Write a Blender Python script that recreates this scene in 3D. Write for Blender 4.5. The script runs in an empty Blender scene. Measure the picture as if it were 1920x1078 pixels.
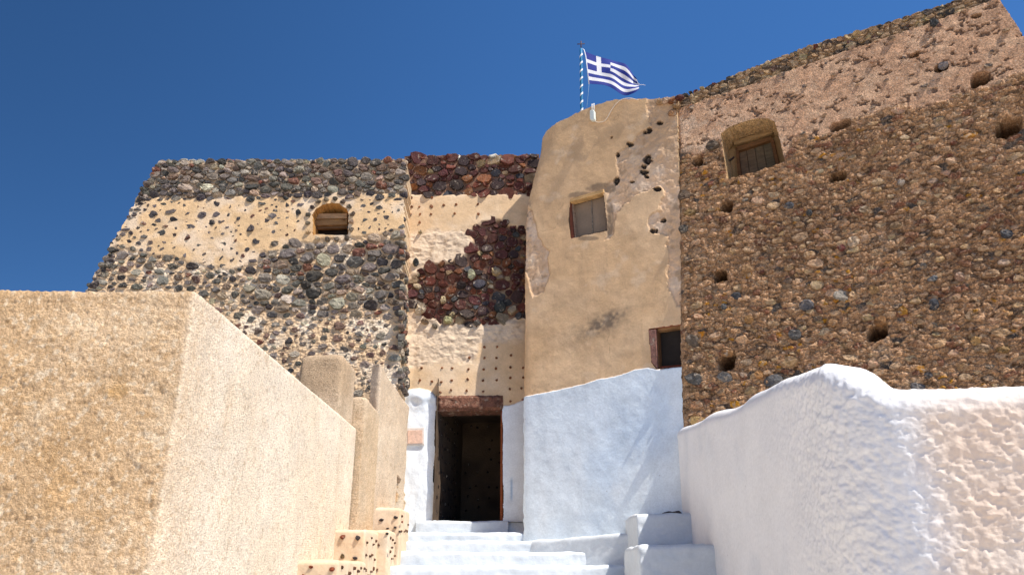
import bpy, math, random
import numpy as np
from mathutils import Vector, Matrix
R = math.radians
random.seed(7)
rng = np.random.default_rng(11)
SC = bpy.context.scene
COL = SC.collection

# ------------------------------------------------------------------ camera, sky, sun, exposure
F = 1400.0                       # focal length in pixels of the 1920 px wide photograph
PITCH = math.atan(536.0 / 1400.0)
CP, SP = math.cos(PITCH), math.sin(PITCH)
cam_d = bpy.data.cameras.new('camera')
cam = bpy.data.objects.new('camera', cam_d)
COL.objects.link(cam)
cam.location = (0, 0, 0)
cam.rotation_euler = (R(90) + PITCH, 0, 0)
cam_d.sensor_width = 36.0
cam_d.lens = 36.0 * F / 1920.0
cam_d.clip_start = 0.05
cam_d.clip_end = 3000
SC.camera = cam

SUN = Vector((0.45, -0.305, 0.84)).normalized()
world = bpy.data.worlds.new('World')
SC.world = world
world.use_nodes = True
wn = world.node_tree
for n in list(wn.nodes):
    wn.nodes.remove(n)
sky = wn.nodes.new('ShaderNodeTexSky')
sky.sky_type = 'NISHITA'
sky.sun_disc = False
sky.sun_elevation = math.asin(SUN.z)
sky.sun_rotation = math.atan2(SUN.x, SUN.y)
sky.altitude = 2500
sky.air_density = 0.7
sky.dust_density = 0.0
sky.ozone_density = 3.0
hs = wn.nodes.new('ShaderNodeHueSaturation')
hs.inputs['Saturation'].default_value = 1.2
bg = wn.nodes.new('ShaderNodeBackground')
bg.inputs['Strength'].default_value = 0.15
wo = wn.nodes.new('ShaderNodeOutputWorld')
tc = wn.nodes.new('ShaderNodeTexCoord'); sx = wn.nodes.new('ShaderNodeSeparateXYZ')
wn.links.new(tc.outputs['Generated'], sx.inputs[0])
def wmap(sock, a, b, c, d):
    m = wn.nodes.new('ShaderNodeMapRange'); m.interpolation_type = 'SMOOTHSTEP'
    for k, v in zip(('From Min', 'From Max', 'To Min', 'To Max'), (a, b, c, d)): m.inputs[k].default_value = v
    wn.links.new(sock, m.inputs['Value']); return m.outputs[0]
# the blue deepens away from the sun's side (polarised sky) and pales little towards this clear horizon
mm = wn.nodes.new('ShaderNodeMath'); mm.operation = 'MULTIPLY'
wn.links.new(wmap(sx.outputs['X'], -0.75, 0.15, 0.60, 1.08), mm.inputs[0]); wn.links.new(wmap(sx.outputs['Z'], -0.1, 0.75, 0.78, 1.12), mm.inputs[1])
vs = wn.nodes.new('ShaderNodeVectorMath'); vs.operation = 'SCALE'
wn.links.new(sky.outputs[0], vs.inputs[0]); wn.links.new(mm.outputs[0], vs.inputs['Scale'])
wn.links.new(vs.outputs[0], hs.inputs['Color'])
wn.links.new(hs.outputs[0], bg.inputs[0])
wn.links.new(bg.outputs[0], wo.inputs[0])

sd = bpy.data.lights.new('sun', 'SUN')
sd.energy = 5.0
sd.angle = R(0.5)
sd.color = (1.0, 0.94, 0.85)
so = bpy.data.objects.new('sun', sd)
COL.objects.link(so)
so.location = SUN * 60
so.rotation_euler = SUN.to_track_quat('Z', 'Y').to_euler()

SC.view_settings.view_transform = 'Standard'
SC.view_settings.look = 'None'
SC.view_settings.gamma = 1.0
SC.view_settings.exposure = 0.45
SC.view_settings.use_curve_mapping = False

# ------------------------------------------------------------------ projection helpers
def ray(px, py):
    v = (539.0 - py) / F
    return np.array([(px - 960.0) / F, CP - v * SP, SP + v * CP])

def atY(px, py, Y):
    r = ray(px, py)
    return r * (Y / r[1])

def proj(P):
    X, Y, Z = P[..., 0], P[..., 1], P[..., 2]
    d = np.maximum(Y * CP + Z * SP, 0.01)
    return 960 + F * X / d, 539 - F * (Z * CP - Y * SP) / d

class Plane:
    def __init__(s, O, ang=0.0, batter=0.0, rot=None):
        """vertical plane through O turned by ang degrees (right end towards the camera), leaning back"""
        a = R(ang)
        s.U = np.array([math.cos(a), -math.sin(a), 0.0])
        n0 = np.array([-math.sin(a), -math.cos(a), 0.0])
        V = np.array([-n0[0] * batter, -n0[1] * batter, 1.0])
        s.V = V / np.linalg.norm(V)
        s.N = np.cross(s.U, s.V)
        s.O = np.array(O, float)
    def pt(s, u, v, h=0.0):
        u = np.asarray(u, float); v = np.asarray(v, float); h = np.asarray(h, float) + 0 * u
        return s.O + u[..., None] * s.U + v[..., None] * s.V + h[..., None] * s.N
    def uv(s, px, py, h=0.0):
        r = ray(px, py)
        O = s.O + s.N * h
        t = O.dot(s.N) / r.dot(s.N)
        d = r * t - O
        return d.dot(s.U), d.dot(s.V)
    def poly(s, pts, h=0.0):
        return np.array([s.uv(x, y, h) for x, y in pts])

# ------------------------------------------------------------------ noise (vectorised)
def _h(ix, iy, seed):
    ix = ix.astype(np.int64); iy = iy.astype(np.int64)
    n = (ix * 374761393 + iy * 668265263 + seed * 974634777) & 0xffffffff
    n = ((n ^ (n >> 13)) * 1274126177) & 0xffffffff
    n = ((n ^ (n >> 16)) * 2246822519) & 0xffffffff
    n = n ^ (n >> 15)
    return (n & 0xffffff) / float(0xffffff)

def vnoise(x, y, seed=0):
    x = np.asarray(x, float); y = np.asarray(y, float)
    ix = np.floor(x); iy = np.floor(y)
    fx = x - ix; fy = y - iy
    fx = fx * fx * (3 - 2 * fx); fy = fy * fy * (3 - 2 * fy)
    a = _h(ix, iy, seed); b = _h(ix + 1, iy, seed)
    c = _h(ix, iy + 1, seed); d = _h(ix + 1, iy + 1, seed)
    return (a * (1 - fx) + b * fx) * (1 - fy) + (c * (1 - fx) + d * fx) * fy

def fbm(x, y, octv=4, seed=0, gain=0.5):
    t = 0; a = 1; s = 0
    for k in range(octv):
        t = t + a * (vnoise(x + 17.3 * k, y - 9.1 * k, seed + k) - 0.5)
        s += a * 0.5
        a *= gain
        x = x * 2.03; y = y * 2.03
    return t / s                      # about -1..1

def worley(x, y, seed=0, jit=0.9):
    ix = np.floor(x); iy = np.floor(y)
    f1 = np.full(np.shape(x), 9.0); f2 = np.full(np.shape(x), 9.0); idv = np.zeros(np.shape(x))
    for dx in (-1, 0, 1):
        for dy in (-1, 0, 1):
            cx = ix + dx; cy = iy + dy
            qx = cx + 0.5 + jit * (_h(cx, cy, seed) - 0.5)
            qy = cy + 0.5 + jit * (_h(cx, cy, seed + 1) - 0.5)
            d = np.hypot(x - qx, y - qy)
            hid = _h(cx, cy, seed + 2)
            nearer = d < f1
            f2 = np.where(nearer, f1, np.minimum(f2, d))
            idv = np.where(nearer, hid, idv)
            f1 = np.where(nearer, d, f1)
    return f1, f2, idv

def sstep(a, b, x):
    t = np.clip((x - a) / (b - a), 0, 1)
    return t * t * (3 - 2 * t)

def mix(a, b, t):
    return a * (1 - t[..., None]) + np.asarray(b) * t[..., None]

def pip(poly, x, y):
    poly = np.asarray(poly); inside = np.zeros(np.shape(x), bool)
    n = len(poly)
    for i in range(n):
        x0, y0 = poly[i]; x1, y1 = poly[(i + 1) % n]
        if y0 == y1:
            continue
        c = ((y0 > y) != (y1 > y)) & (x < (x1 - x0) * (y - y0) / (y1 - y0) + x0)
        inside ^= c
    return inside

def near_poly(poly, x, y):
    best = np.full(np.shape(x), 1e9); bx = np.array(x, float); by = np.array(y, float)
    poly = np.asarray(poly); n = len(poly)
    for i in range(n):
        ax, ay = poly[i]; cx, cy = poly[(i + 1) % n]
        dx, dy = cx - ax, cy - ay
        L = dx * dx + dy * dy
        if L < 1e-14:
            continue
        t = np.clip(((x - ax) * dx + (y - ay) * dy) / L, 0, 1)
        qx = ax + t * dx; qy = ay + t * dy
        d = np.hypot(x - qx, y - qy)
        m = d < best
        best = np.where(m, d, best); bx = np.where(m, qx, bx); by = np.where(m, qy, by)
    return best, bx, by

def softmask(poly, x, y, w):
    """1 inside, fading over +-w across the outline"""
    d, _, _ = near_poly(poly, x, y)
    ins = pip(poly, x, y)
    sd_ = np.where(ins, d, -d)
    return sstep(-w, w, sd_)

def rough_poly(P, step=0.05, amp=0.012, seed=0, skip=()):
    out = []
    n = len(P)
    for i in range(n):
        a = np.array(P[i], float); b = np.array(P[(i + 1) % n], float)
        L = np.linalg.norm(b - a)
        k = max(1, int(L / step))
        nrm = np.array([-(b - a)[1], (b - a)[0]]) / max(L, 1e-9)
        for j in range(k):
            p = a + (b - a) * j / k
            if i not in skip and j > 0:
                p = p + nrm * amp * (2 * random.random() - 1)
            out.append(p)
    return np.array(out)

# ------------------------------------------------------------------ objects
def link(o):
    COL.objects.link(o); return o

def thing(name, label, cat, loc, group=None, kind=None):
    o = bpy.data.objects.new(name, None)
    o.empty_display_size = 0.2
    o.location = [float(c) for c in loc]
    o['label'] = label; o['category'] = cat
    if group: o['group'] = group
    if kind: o['kind'] = kind
    return link(o)

def add(name, me, parent=None, loc=(0, 0, 0)):
    o = bpy.data.objects.new(name, me)
    o.location = [float(c) for c in loc]
    if parent is not None:
        o.parent = parent
        t = Vector((0, 0, 0)); q = parent
        while q is not None:
            if q.type == 'EMPTY' or q.location.length > 0:
                t += q.location
            q = q.parent
        o.matrix_parent_inverse = Matrix.Translation(-t)
    return link(o)

def tag(o, label, cat, group=None, kind=None):
    o['label'] = label; o['category'] = cat
    if group: o['group'] = group
    if kind: o['kind'] = kind
    return o

def mesh(name, V, Fc, mat, col=None, smooth=False):
    me = bpy.data.meshes.new(name)
    V = np.asarray(V, float)
    me.from_pydata([tuple(v) for v in V], [], [tuple(int(i) for i in f) for f in Fc])
    if col is not None:
        set_col(me, col, len(V))
    if mat is not None:
        me.materials.append(mat)
    if smooth:
        me.polygons.foreach_set('use_smooth', np.ones(len(me.polygons), bool))
    me.update()
    return me

def fast_mesh(name, V, Q, mat, col=None, smooth=False):
    """V (n,3), Q (m,4) quads"""
    me = bpy.data.meshes.new(name)
    V = np.ascontiguousarray(V, np.float32); Q = np.ascontiguousarray(Q, np.int32)
    me.vertices.add(len(V)); me.vertices.foreach_set('co', V.ravel())
    me.loops.add(Q.size); me.loops.foreach_set('vertex_index', Q.ravel())
    me.polygons.add(len(Q))
    me.polygons.foreach_set('loop_start', np.arange(0, Q.size, 4, dtype=np.int32))
    me.polygons.foreach_set('loop_total', np.full(len(Q), 4, np.int32))
    me.update(calc_edges=True)
    me.validate()
    if col is not None:
        set_col(me, col, len(V))
    if mat is not None:
        me.materials.append(mat)
    me.polygons.foreach_set('use_smooth', np.full(len(me.polygons), smooth, bool))
    me.update()
    return me

def set_col(me, col, n):
    col = np.asarray(col, float)
    if col.ndim == 1:
        col = np.tile(col, (n, 1))
    lum_ = col.mean(1, keepdims=True)
    col = lum_ + (col - lum_) * 1.22
    a = me.color_attributes.new('Col', 'FLOAT_COLOR', 'POINT')
    c4 = np.ones((n, 4), np.float32); c4[:, :3] = np.clip(col, 0, 1)
    a.data.foreach_set('color', c4.ravel())

# ------------------------------------------------------------------ materials
MATS = {}
def surf(name, rough=0.9, nscale=8.0, namt=0.25, fscale=60.0, famt=0.2, bscale=80.0, bump=0.4, bdist=0.01,
         color=None, spec=0.3, metallic=0.0, speck=0.0, residue=None, stretch=(1, 1, 1), alpha=None):
    if name in MATS: return MATS[name]
    m = bpy.data.materials.new(name); m.use_nodes = True
    nt = m.node_tree; N = nt.nodes; L = nt.links
    b = N['Principled BSDF']
    b.inputs['Roughness'].default_value = rough
    b.inputs['Specular IOR Level'].default_value = spec
    b.inputs['Metallic'].default_value = metallic
    geo = N.new('ShaderNodeNewGeometry')
    mp = N.new('ShaderNodeMapping'); mp.inputs['Scale'].default_value = stretch
    L.new(geo.outputs['Position'], mp.inputs['Vector'])
    pos = mp.outputs[0]
    if color is None:
        at = N.new('ShaderNodeAttribute'); at.attribute_name = 'Col'; base = at.outputs['Color']
    else:
        rgb = N.new('ShaderNodeRGB'); rgb.outputs[0].default_value = (*color, 1); base = rgb.outputs[0]
    def noise(sc, det, rg=0.6):
        n = N.new('ShaderNodeTexNoise'); n.inputs['Scale'].default_value = sc
        n.inputs['Detail'].default_value = det; n.inputs['Roughness'].default_value = rg
        L.new(pos, n.inputs['Vector']); return n.outputs['Fac']
    def scaled(fac, amt):
        r = N.new('ShaderNodeMapRange')
        r.inputs['From Min'].default_value = 0.3; r.inputs['From Max'].default_value = 0.7
        r.inputs['To Min'].default_value = 1 - amt; r.inputs['To Max'].default_value = 1 + amt
        r.clamp = True
        L.new(fac, r.inputs['Value']); return r.outputs[0]
    def mulc(c, f):
        v = N.new('ShaderNodeVectorMath'); v.operation = 'SCALE'
        L.new(c, v.inputs[0]); L.new(f, v.inputs['Scale']); return v.outputs[0]
    c = base
    if namt: c = mulc(c, scaled(noise(nscale, 4), namt))
    if famt: c = mulc(c, scaled(noise(fscale, 3), famt))
    if speck:
        vo = N.new('ShaderNodeTexVoronoi'); vo.inputs['Scale'].default_value = 9.0
        L.new(pos, vo.inputs['Vector'])
        r = N.new('ShaderNodeMapRange'); r.inputs['From Min'].default_value = 0.03; r.inputs['From Max'].default_value = 0.09
        r.inputs['To Min'].default_value = 1 - speck; r.inputs['To Max'].default_value = 1
        L.new(vo.outputs['Distance'], r.inputs['Value'])
        c = mulc(c, r.outputs[0])
    if residue:
        rc_, lo, hi, sc_ = residue
        r = N.new('ShaderNodeMapRange'); r.inputs['From Min'].default_value = lo; r.inputs['From Max'].default_value = hi
        L.new(noise(sc_, 6, .7), r.inputs['Value'])
        mx_ = N.new('ShaderNodeMix'); mx_.data_type = 'RGBA'
        L.new(r.outputs[0], mx_.inputs['Factor']); L.new(c, mx_.inputs['A']); mx_.inputs['B'].default_value = (*rc_, 1)
        c = mx_.outputs['Result']
    L.new(c, b.inputs['Base Color'])
    if bump:
        bp = N.new('ShaderNodeBump'); bp.inputs['Strength'].default_value = bump
        bp.inputs['Distance'].default_value = bdist
        L.new(noise(bscale, 5, 0.65), bp.inputs['Height'])
        L.new(bp.outputs[0], b.inputs['Normal'])
    MATS[name] = m
    return m

M_PLASTER = surf('rough_lime_plaster', 0.95, 5, 0.12, 55, 0.14, 45, 0.6, 0.02)
M_SMOOTH = surf('smooth_lime_plaster', 0.92, 3.5, 0.10, 40, 0.07, 30, 0.35, 0.012)
M_RUBBLE = surf('rubble_and_mortar', 0.95, 12, 0.3, 50, 0.5, 38, 1.0, 0.04, residue=((.66, .48, .33), .58, .66, 26))
M_STONE = surf('volcanic_stone', 0.88, 14, 0.35, 70, 0.35, 45, 1.0, 0.03, spec=0.3, residue=((.42, .34, .26), .57, .68, 11))
M_STONEB = surf('brown_rubble_stone', 0.92, 14, 0.35, 70, 0.4, 45, 1.0, 0.03, spec=0.25, residue=((.46, .31, .19), .47, .60, 20))
M_STUCCO = surf('pebbly_stucco', 0.95, 3, 0.10, 60, 0.28, 75, 1.0, 0.022)
M_WHITE = surf('whitewash', 0.85, 2.5, 0.04, 30, 0.04, 40, 0.35, 0.012, spec=0.25)
M_WOOD = surf('weathered_wood', 0.85, 6, 0.35, 60, 0.25, 50, 0.4, 0.004, stretch=(1, 1, 6))
M_CLOTH = surf('dusty_curtain', 0.8, 6, 0.12, 40, 0.05, 25, 0.3, 0.01)
M_PAINT = surf('weathered_paint', 0.5, 10, 0.08, 60, 0.05, 60, 0.1, 0.002)
M_FLAG = surf('flag_cloth', 0.8, 12, 0.06, 200, 0.04, 120, 0.15, 0.002)

# ------------------------------------------------------------------ heightfield sheet on a plane, with silhouette and openings
def sheet(name, pl, outline_px, step, hfn, cfn, mat, parent, holes=(), skirt=0.3, skirt_col=(0.4, 0.3, 0.2),
          edge_amp=0.01, smooth=False, skip=()):
    OP = rough_poly(pl.poly(outline_px), 0.06, edge_amp, skip=skip)
    HP = [rough_poly(pl.poly(h['px']), 0.05, h.get('amp', 0.006)) for h in holes]
    u0, v0 = OP.min(0) - step; u1, v1 = OP.max(0) + step
    nu = int((u1 - u0) / step) + 2; nv = int((v1 - v0) / step) + 2
    us = u0 + np.arange(nu) * step; vs = v0 + np.arange(nv) * step
    U, V = np.meshgrid(us, vs, indexing='ij')
    jit = 0.22 * step
    U = U + jit * (2 * rng.random(U.shape) - 1); V = V + jit * (2 * rng.random(V.shape) - 1)
    ins = pip(OP, U, V)
    bad_h = [pip(h, U, V) for h in HP]
    cu = (U[:-1, :-1] + U[1:, 1:]) / 2; cv = (V[:-1, :-1] + V[1:, 1:]) / 2
    keep = pip(OP, cu, cv)
    for h in HP: keep &= ~pip(h, cu, cv)
    idx = np.arange(nu * nv).reshape(nu, nv)
    Q = np.stack([idx[:-1, :-1], idx[1:, :-1], idx[1:, 1:], idx[:-1, 1:]], -1)[keep]
    used = np.zeros(nu * nv, bool); used[Q.ravel()] = True
    uf = U.ravel().copy(); vf = V.ravel().copy()
    m = used & ~ins.ravel()
    if m.any():
        _, a, b = near_poly(OP, uf[m], vf[m]); uf[m] = a; vf[m] = b
    for h, bh in zip(HP, bad_h):
        m = used & bh.ravel()
        if m.any():
            _, a, b = near_poly(h, uf[m], vf[m]); uf[m] = a; vf[m] = b
    remap = -np.ones(nu * nv, int); sel = np.where(used)[0]; remap[sel] = np.arange(len(sel))
    Q = remap[Q]; uu = uf[sel]; vv = vf[sel]
    P0 = pl.pt(uu, vv, 0.0)
    px, py = proj(P0)
    hh = hfn(uu, vv, px, py)
    cc = cfn(uu, vv, px, py, hh)
    P = pl.pt(uu, vv, hh)
    # boundary edges
    E = np.concatenate([Q[:, [0, 1]], Q[:, [1, 2]], Q[:, [2, 3]], Q[:, [3, 0]]])
    key = np.sort(E, 1); k2 = key[:, 0].astype(np.int64) * (len(sel) + 1) + key[:, 1]
    _, inv, cnt = np.unique(k2, return_inverse=True, return_counts=True)
    B = E[cnt[inv] == 1]
    mu = (uu[B[:, 0]] + uu[B[:, 1]]) / 2; mv = (vv[B[:, 0]] + vv[B[:, 1]]) / 2
    dep = np.full(len(B), skirt); sc = np.tile(np.array(skirt_col, float), (len(B), 1))
    for h, poly in zip(holes, HP):
        d, _, _ = near_poly(poly, mu, mv)
        m = d < step * 0.8
        dep[m] = h.get('depth', 0.3); sc[m] = h.get('col', skirt_col)
    nB = len(B); n0 = len(P)
    A = P[B[:, 0]]; Bp = P[B[:, 1]]
    back0 = A - pl.N * (dep[:, None]); back1 = Bp - pl.N * (dep[:, None])
    Vx = np.concatenate([P, A, Bp, back0, back1])
    i = np.arange(nB)
    SQ = np.stack([n0 + nB + i, n0 + i, n0 + 2 * nB + i, n0 + 3 * nB + i], -1)
    cx = np.concatenate([cc, sc, sc, sc * 0.97, sc * 0.97])
    me = fast_mesh(name, Vx, np.concatenate([Q, SQ]), mat, cx, smooth)
    return add(name, me, parent)

def prism_uv(name, pl, P, h0, h1, mat, col, parent, bev=0.0):
    """polygon P (uv, counter-clockwise seen from the camera) extruded from h0 (back) to h1 (front)"""
    P = np.asarray(P, float)
    area = 0.5 * np.sum(P[:, 0] * np.roll(P[:, 1], -1) - np.roll(P[:, 0], -1) * P[:, 1])
    if area < 0: P = P[::-1]
    n = len(P)
    c = P.mean(0)
    rings = [(P, h0), (P, h1 - bev)]
    if bev:
        d = c - P; L = np.linalg.norm(d, axis=1, keepdims=True)
        rings.append((P + d / L * bev, h1))
    V = np.concatenate([pl.pt(r[:, 0], r[:, 1], h) for r, h in rings])
    Fc = [list(range(n))[::-1], [(len(rings) - 1) * n + i for i in range(n)]]
    for k in range(len(rings) - 1):
        for i in range(n):
            j = (i + 1) % n
            Fc.append([k * n + i, k * n + j, (k + 1) * n + j, (k + 1) * n + i])
    o = V.mean(0)
    return add(name, mesh(name, V - o, Fc, mat, col), parent, o)

def prism_px(name, pl, pts, h0, h1, mat, col, parent, bev=0.0, href=0.0):
    return prism_uv(name, pl, pl.poly(pts, href), h0, h1, mat, col, parent, bev)

# ------------------------------------------------------------------ stones
def stone_geo(pl, poly, hbase, proud, rnd, nv_=9, surf_h=None):
    """dome on an outline in uv; returns world verts and faces"""
    P = np.asarray(poly, float)
    c = P.mean(0)
    a = np.arctan2(P[:, 1] - c[1], P[:, 0] - c[0]); r = np.hypot(P[:, 0] - c[0], P[:, 1] - c[1])
    # resample outline by arc length
    Q = np.vstack([P, P[:1]]); L = np.concatenate([[0], np.cumsum(np.hypot(*np.diff(Q, axis=0).T))])
    t = (np.arange(nv_) + rnd.random() * 0.6) / nv_ * L[-1]
    O = np.stack([np.interp(t, L, Q[:, 0]), np.interp(t, L, Q[:, 1])], 1)
    s = np.sqrt(max(1e-6, L[-1])) * 0
    tilt = rnd.normal(0, 0.22, 2)
    def ring(f, h, j):
        q = c + (O - c) * (f + rnd.uniform(-j, j, (nv_, 1)))
        hh = h * (1 + rnd.uniform(-0.32, 0.30, nv_)) + ((q - c) @ tilt)
        return q, hh
    r0 = (O, np.full(nv_, hbase))
    r1 = ring(0.90, proud * 0.78, 0.06)
    r2 = ring(0.55, proud, 0.20)
    V = [pl.pt(q[:, 0], q[:, 1], h) for q, h in (r0, r1, r2)]
    V.append(pl.pt(np.array([c[0]]), np.array([c[1]]), np.array([proud * (1 + rnd.uniform(-0.1, 0.15))])))
    V = np.concatenate(V)
    Fc = []
    for k in range(2):
        for i in range(nv_):
            j = (i + 1) % nv_
            Fc.append((k * nv_ + i, k * nv_ + j, (k + 1) * nv_ + j, (k + 1) * nv_ + i))
    for i in range(nv_):
        Fc.append((2 * nv_ + i, 2 * nv_ + (i + 1) % nv_, 3 * nv_))
    return V, Fc

def chaikin(P, k=0.22):
    Q = np.roll(P, -1, 0)
    return np.stack([P * (1 - k) + Q * k, P * k + Q * (1 - k)], 1).reshape(-1, 2)

def dart(pl, keep, avoid, rfn, asp, seed, tries):
    rnd = np.random.default_rng(seed)
    K = pl.poly(keep); A = [pl.poly(a) for a in avoid]
    u0, v0 = K.min(0); u1, v1 = K.max(0)
    C = np.stack([rnd.uniform(u0, u1, tries), rnd.uniform(v0, v1, tries)], 1)
    m = pip(K, C[:, 0], C[:, 1])
    for a in A: m &= ~pip(a, C[:, 0], C[:, 1])
    C = C[m]
    px, py = proj(pl.pt(C[:, 0], C[:, 1], 0))
    rad = rfn(px, py, rnd)
    k_ = np.arange(len(C)) / max(1, len(C))
    rad = rad * np.where(k_ < .010, rnd.uniform(1.35, 1.75, len(C)), np.where(k_ < .10, rnd.uniform(.95, 1.25, len(C)), rnd.uniform(.50, .95, len(C))))
    ok = rad > 0; C = C[ok]; rad = rad[ok]; px = px[ok]; py = py[ok]
    cell = 0.25; H = {}; out = []
    for i in range(len(C)):
        x = C[i, 0]; y = C[i, 1] * asp; r = rad[i]
        ci, cj = int(x // cell), int(y // cell); good = True
        rr = int(math.ceil(r / cell))
        for a in range(ci - rr, ci + rr + 1):
            for b in range(cj - rr, cj + rr + 1):
                for (qx, qy, qr) in H.get((a, b), ()):
                    if (qx - x) ** 2 + (qy - y) ** 2 < (0.5 * (r + qr)) ** 2:
                        good = False; break
                if not good: break
            if not good: break
        if good:
            H.setdefault((ci, cj), []).append((x, y, r)); out.append(i)
    return C[out], rad[out], px[out], py[out], rnd

def voronoi(S, rad, asp):
    """cells (in stretched space), clipped by the near neighbours"""
    Q = S.copy(); Q[:, 1] *= asp
    cells = []
    for i in range(len(Q)):
        p = Q[i]; R0 = rad[i] * .95
        d = np.hypot(Q[:, 0] - p[0], Q[:, 1] - p[1])
        nb = np.where((d < R0 * 2.6) & (d > 1e-9))[0]
        nb = nb[np.argsort(d[nb])][:16]
        a = np.arange(8) * math.pi / 4 + 0.3
        poly = [tuple(p + R0 * np.array([math.cos(t), math.sin(t)])) for t in a]
        for j in nb:
            mx, my = p + (Q[j] - p) * rad[i] / (rad[i] + rad[j]); nx, ny = Q[j] - p
            new = []
            m = len(poly)
            for k in range(m):
                A = poly[k]; B = poly[(k + 1) % m]
                da = (A[0] - mx) * nx + (A[1] - my) * ny; db = (B[0] - mx) * nx + (B[1] - my) * ny
                if da <= 0: new.append(A)
                if (da < 0 < db) or (db < 0 < da):
                    t = da / (da - db); new.append((A[0] + t * (B[0] - A[0]), A[1] + t * (B[1] - A[1])))
            poly = new
            if len(poly) < 3: break
        P = np.array(poly) if len(poly) >= 3 else None
        if P is not None: P[:, 1] /= asp
        cells.append(P)
    return cells

def join_stones(name, geos, mat, parent, kind='stuff'):
    V = []; Fc = []; C = []; n = 0
    for v, f, c in geos:
        V.append(v); Fc += [tuple(i + n for i in q) for q in f]; C.append(np.tile(c, (len(v), 1))); n += len(v)
    if not V: return None
    o = add(name, mesh(name, np.concatenate(V), Fc, mat, np.concatenate(C)), parent)
    if kind: o['kind'] = kind
    return o

def sz0(P):
    return math.sqrt(0.5 * abs(np.sum(P[:, 0] * np.roll(P[:, 1], -1) - np.roll(P[:, 0], -1) * P[:, 1])))

def rubble(pl, keep, avoid, rfn, cover, asp, palette, proud, parent, seed, tries=20000, mat=None, limit=300, part='stone', base=-0.03,
           rest_name='small_stones', nvv=9, extra_geos=()):
    S, rad, px, py, rnd = dart(pl, keep, avoid, rfn, asp, seed, tries)
    cells = voronoi(S, rad, asp)
    geos = []
    cov = cover(px, py, rnd)
    AV = [pl.poly(a) for a in avoid]
    for i, P in enumerate(cells):
        if P is None: continue
        c = P.mean(0)
        f = cov[i] * (1 + rnd.uniform(-0.08, 0.05))
        P = c + (P - c) * f
        P = chaikin(P, .13) ; P = P + rnd.normal(0, 0.045 * sz0(P), P.shape)
        ar = 0.5 * abs(np.sum(P[:, 0] * np.roll(P[:, 1], -1) - np.roll(P[:, 0], -1) * P[:, 1]))
        if ar < 0.0004: continue
        if any(pip(a, P[:, 0], P[:, 1]).any() for a in AV):
            continue
        sz = math.sqrt(ar)
        pr = proud(px[i], py[i], rnd) * min(1.3, 0.45 + sz / 0.2)
        v, fc = stone_geo(pl, P, base, pr, rnd, nvv)
        geos.append((ar, v, fc, palette(px[i], py[i], rnd)))
    geos += list(extra_geos)
    geos.sort(key=lambda g: -g[0])
    inv = [g for g in geos if True]
    for ar, v, fc, c in inv[:limit]:
        o = v.mean(0)
        add(part, mesh(part, v - o, fc, mat or M_STONE, c), parent, o)
    join_stones(rest_name, [(v, f, c) for _, v, f, c in inv[limit:]], mat or M_STONE, parent)
    return len(geos)

def one_stone(pl, px, py, w, h, proud, col, parent, name='stone', seed=0, base=-0.03, n=9, mat=None, ang=0.0, meters=False):
    """single stone of w x h photo pixels at px,py"""
    rnd = np.random.default_rng(seed + int(px * 13 + py * 7))
    u, v = pl.uv(px, py)
    if meters: W, H = w, h
    else:
        W = abs(pl.uv(px + w / 2, py)[0] - pl.uv(px - w / 2, py)[0]); H = abs(pl.uv(px, py - h / 2)[1] - pl.uv(px, py + h / 2)[1])
    a = np.sort(rnd.uniform(0, 2 * math.pi, 7) * 0.25 + np.arange(7) * 2 * math.pi / 7 * 0.98)
    rr = rnd.uniform(0.82, 1.1, 7)
    x = np.cos(a) * W / 2 * rr; y = np.sin(a) * H / 2 * rr
    ca, sa = math.cos(ang), math.sin(ang)
    P = np.stack([u + x * ca - y * sa, v + x * sa + y * ca], 1)
    V, Fc = stone_geo(pl, chaikin(P, 0.15), base, proud, rnd, n)
    o = V.mean(0)
    return add(name, mesh(name, V - o, Fc, mat or M_STONE, col), parent, o)

ICO = None
def rock(p, r, col, parent, name, rnd, squash=(1, 1, 0.7), mat=None):
    global ICO
    if ICO is None:
        import bmesh
        bm = bmesh.new(); bmesh.ops.create_icosphere(bm, subdivisions=2, radius=1.0)
        ICO = (np.array([v.co[:] for v in bm.verts]), [tuple(v.index for v in f.verts) for f in bm.faces]); bm.free()
    V, Fc = ICO
    k = rnd.normal(0, 1, (4, 3))
    d = sum(0.11 * np.sin(V @ k[i] * (1.6 + i) + i) for i in range(4))
    W = V * (1 + d[:, None]) * r * np.array(squash)
    return add(name, mesh(name, W, Fc, mat or M_STONE, col), parent, p)

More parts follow.
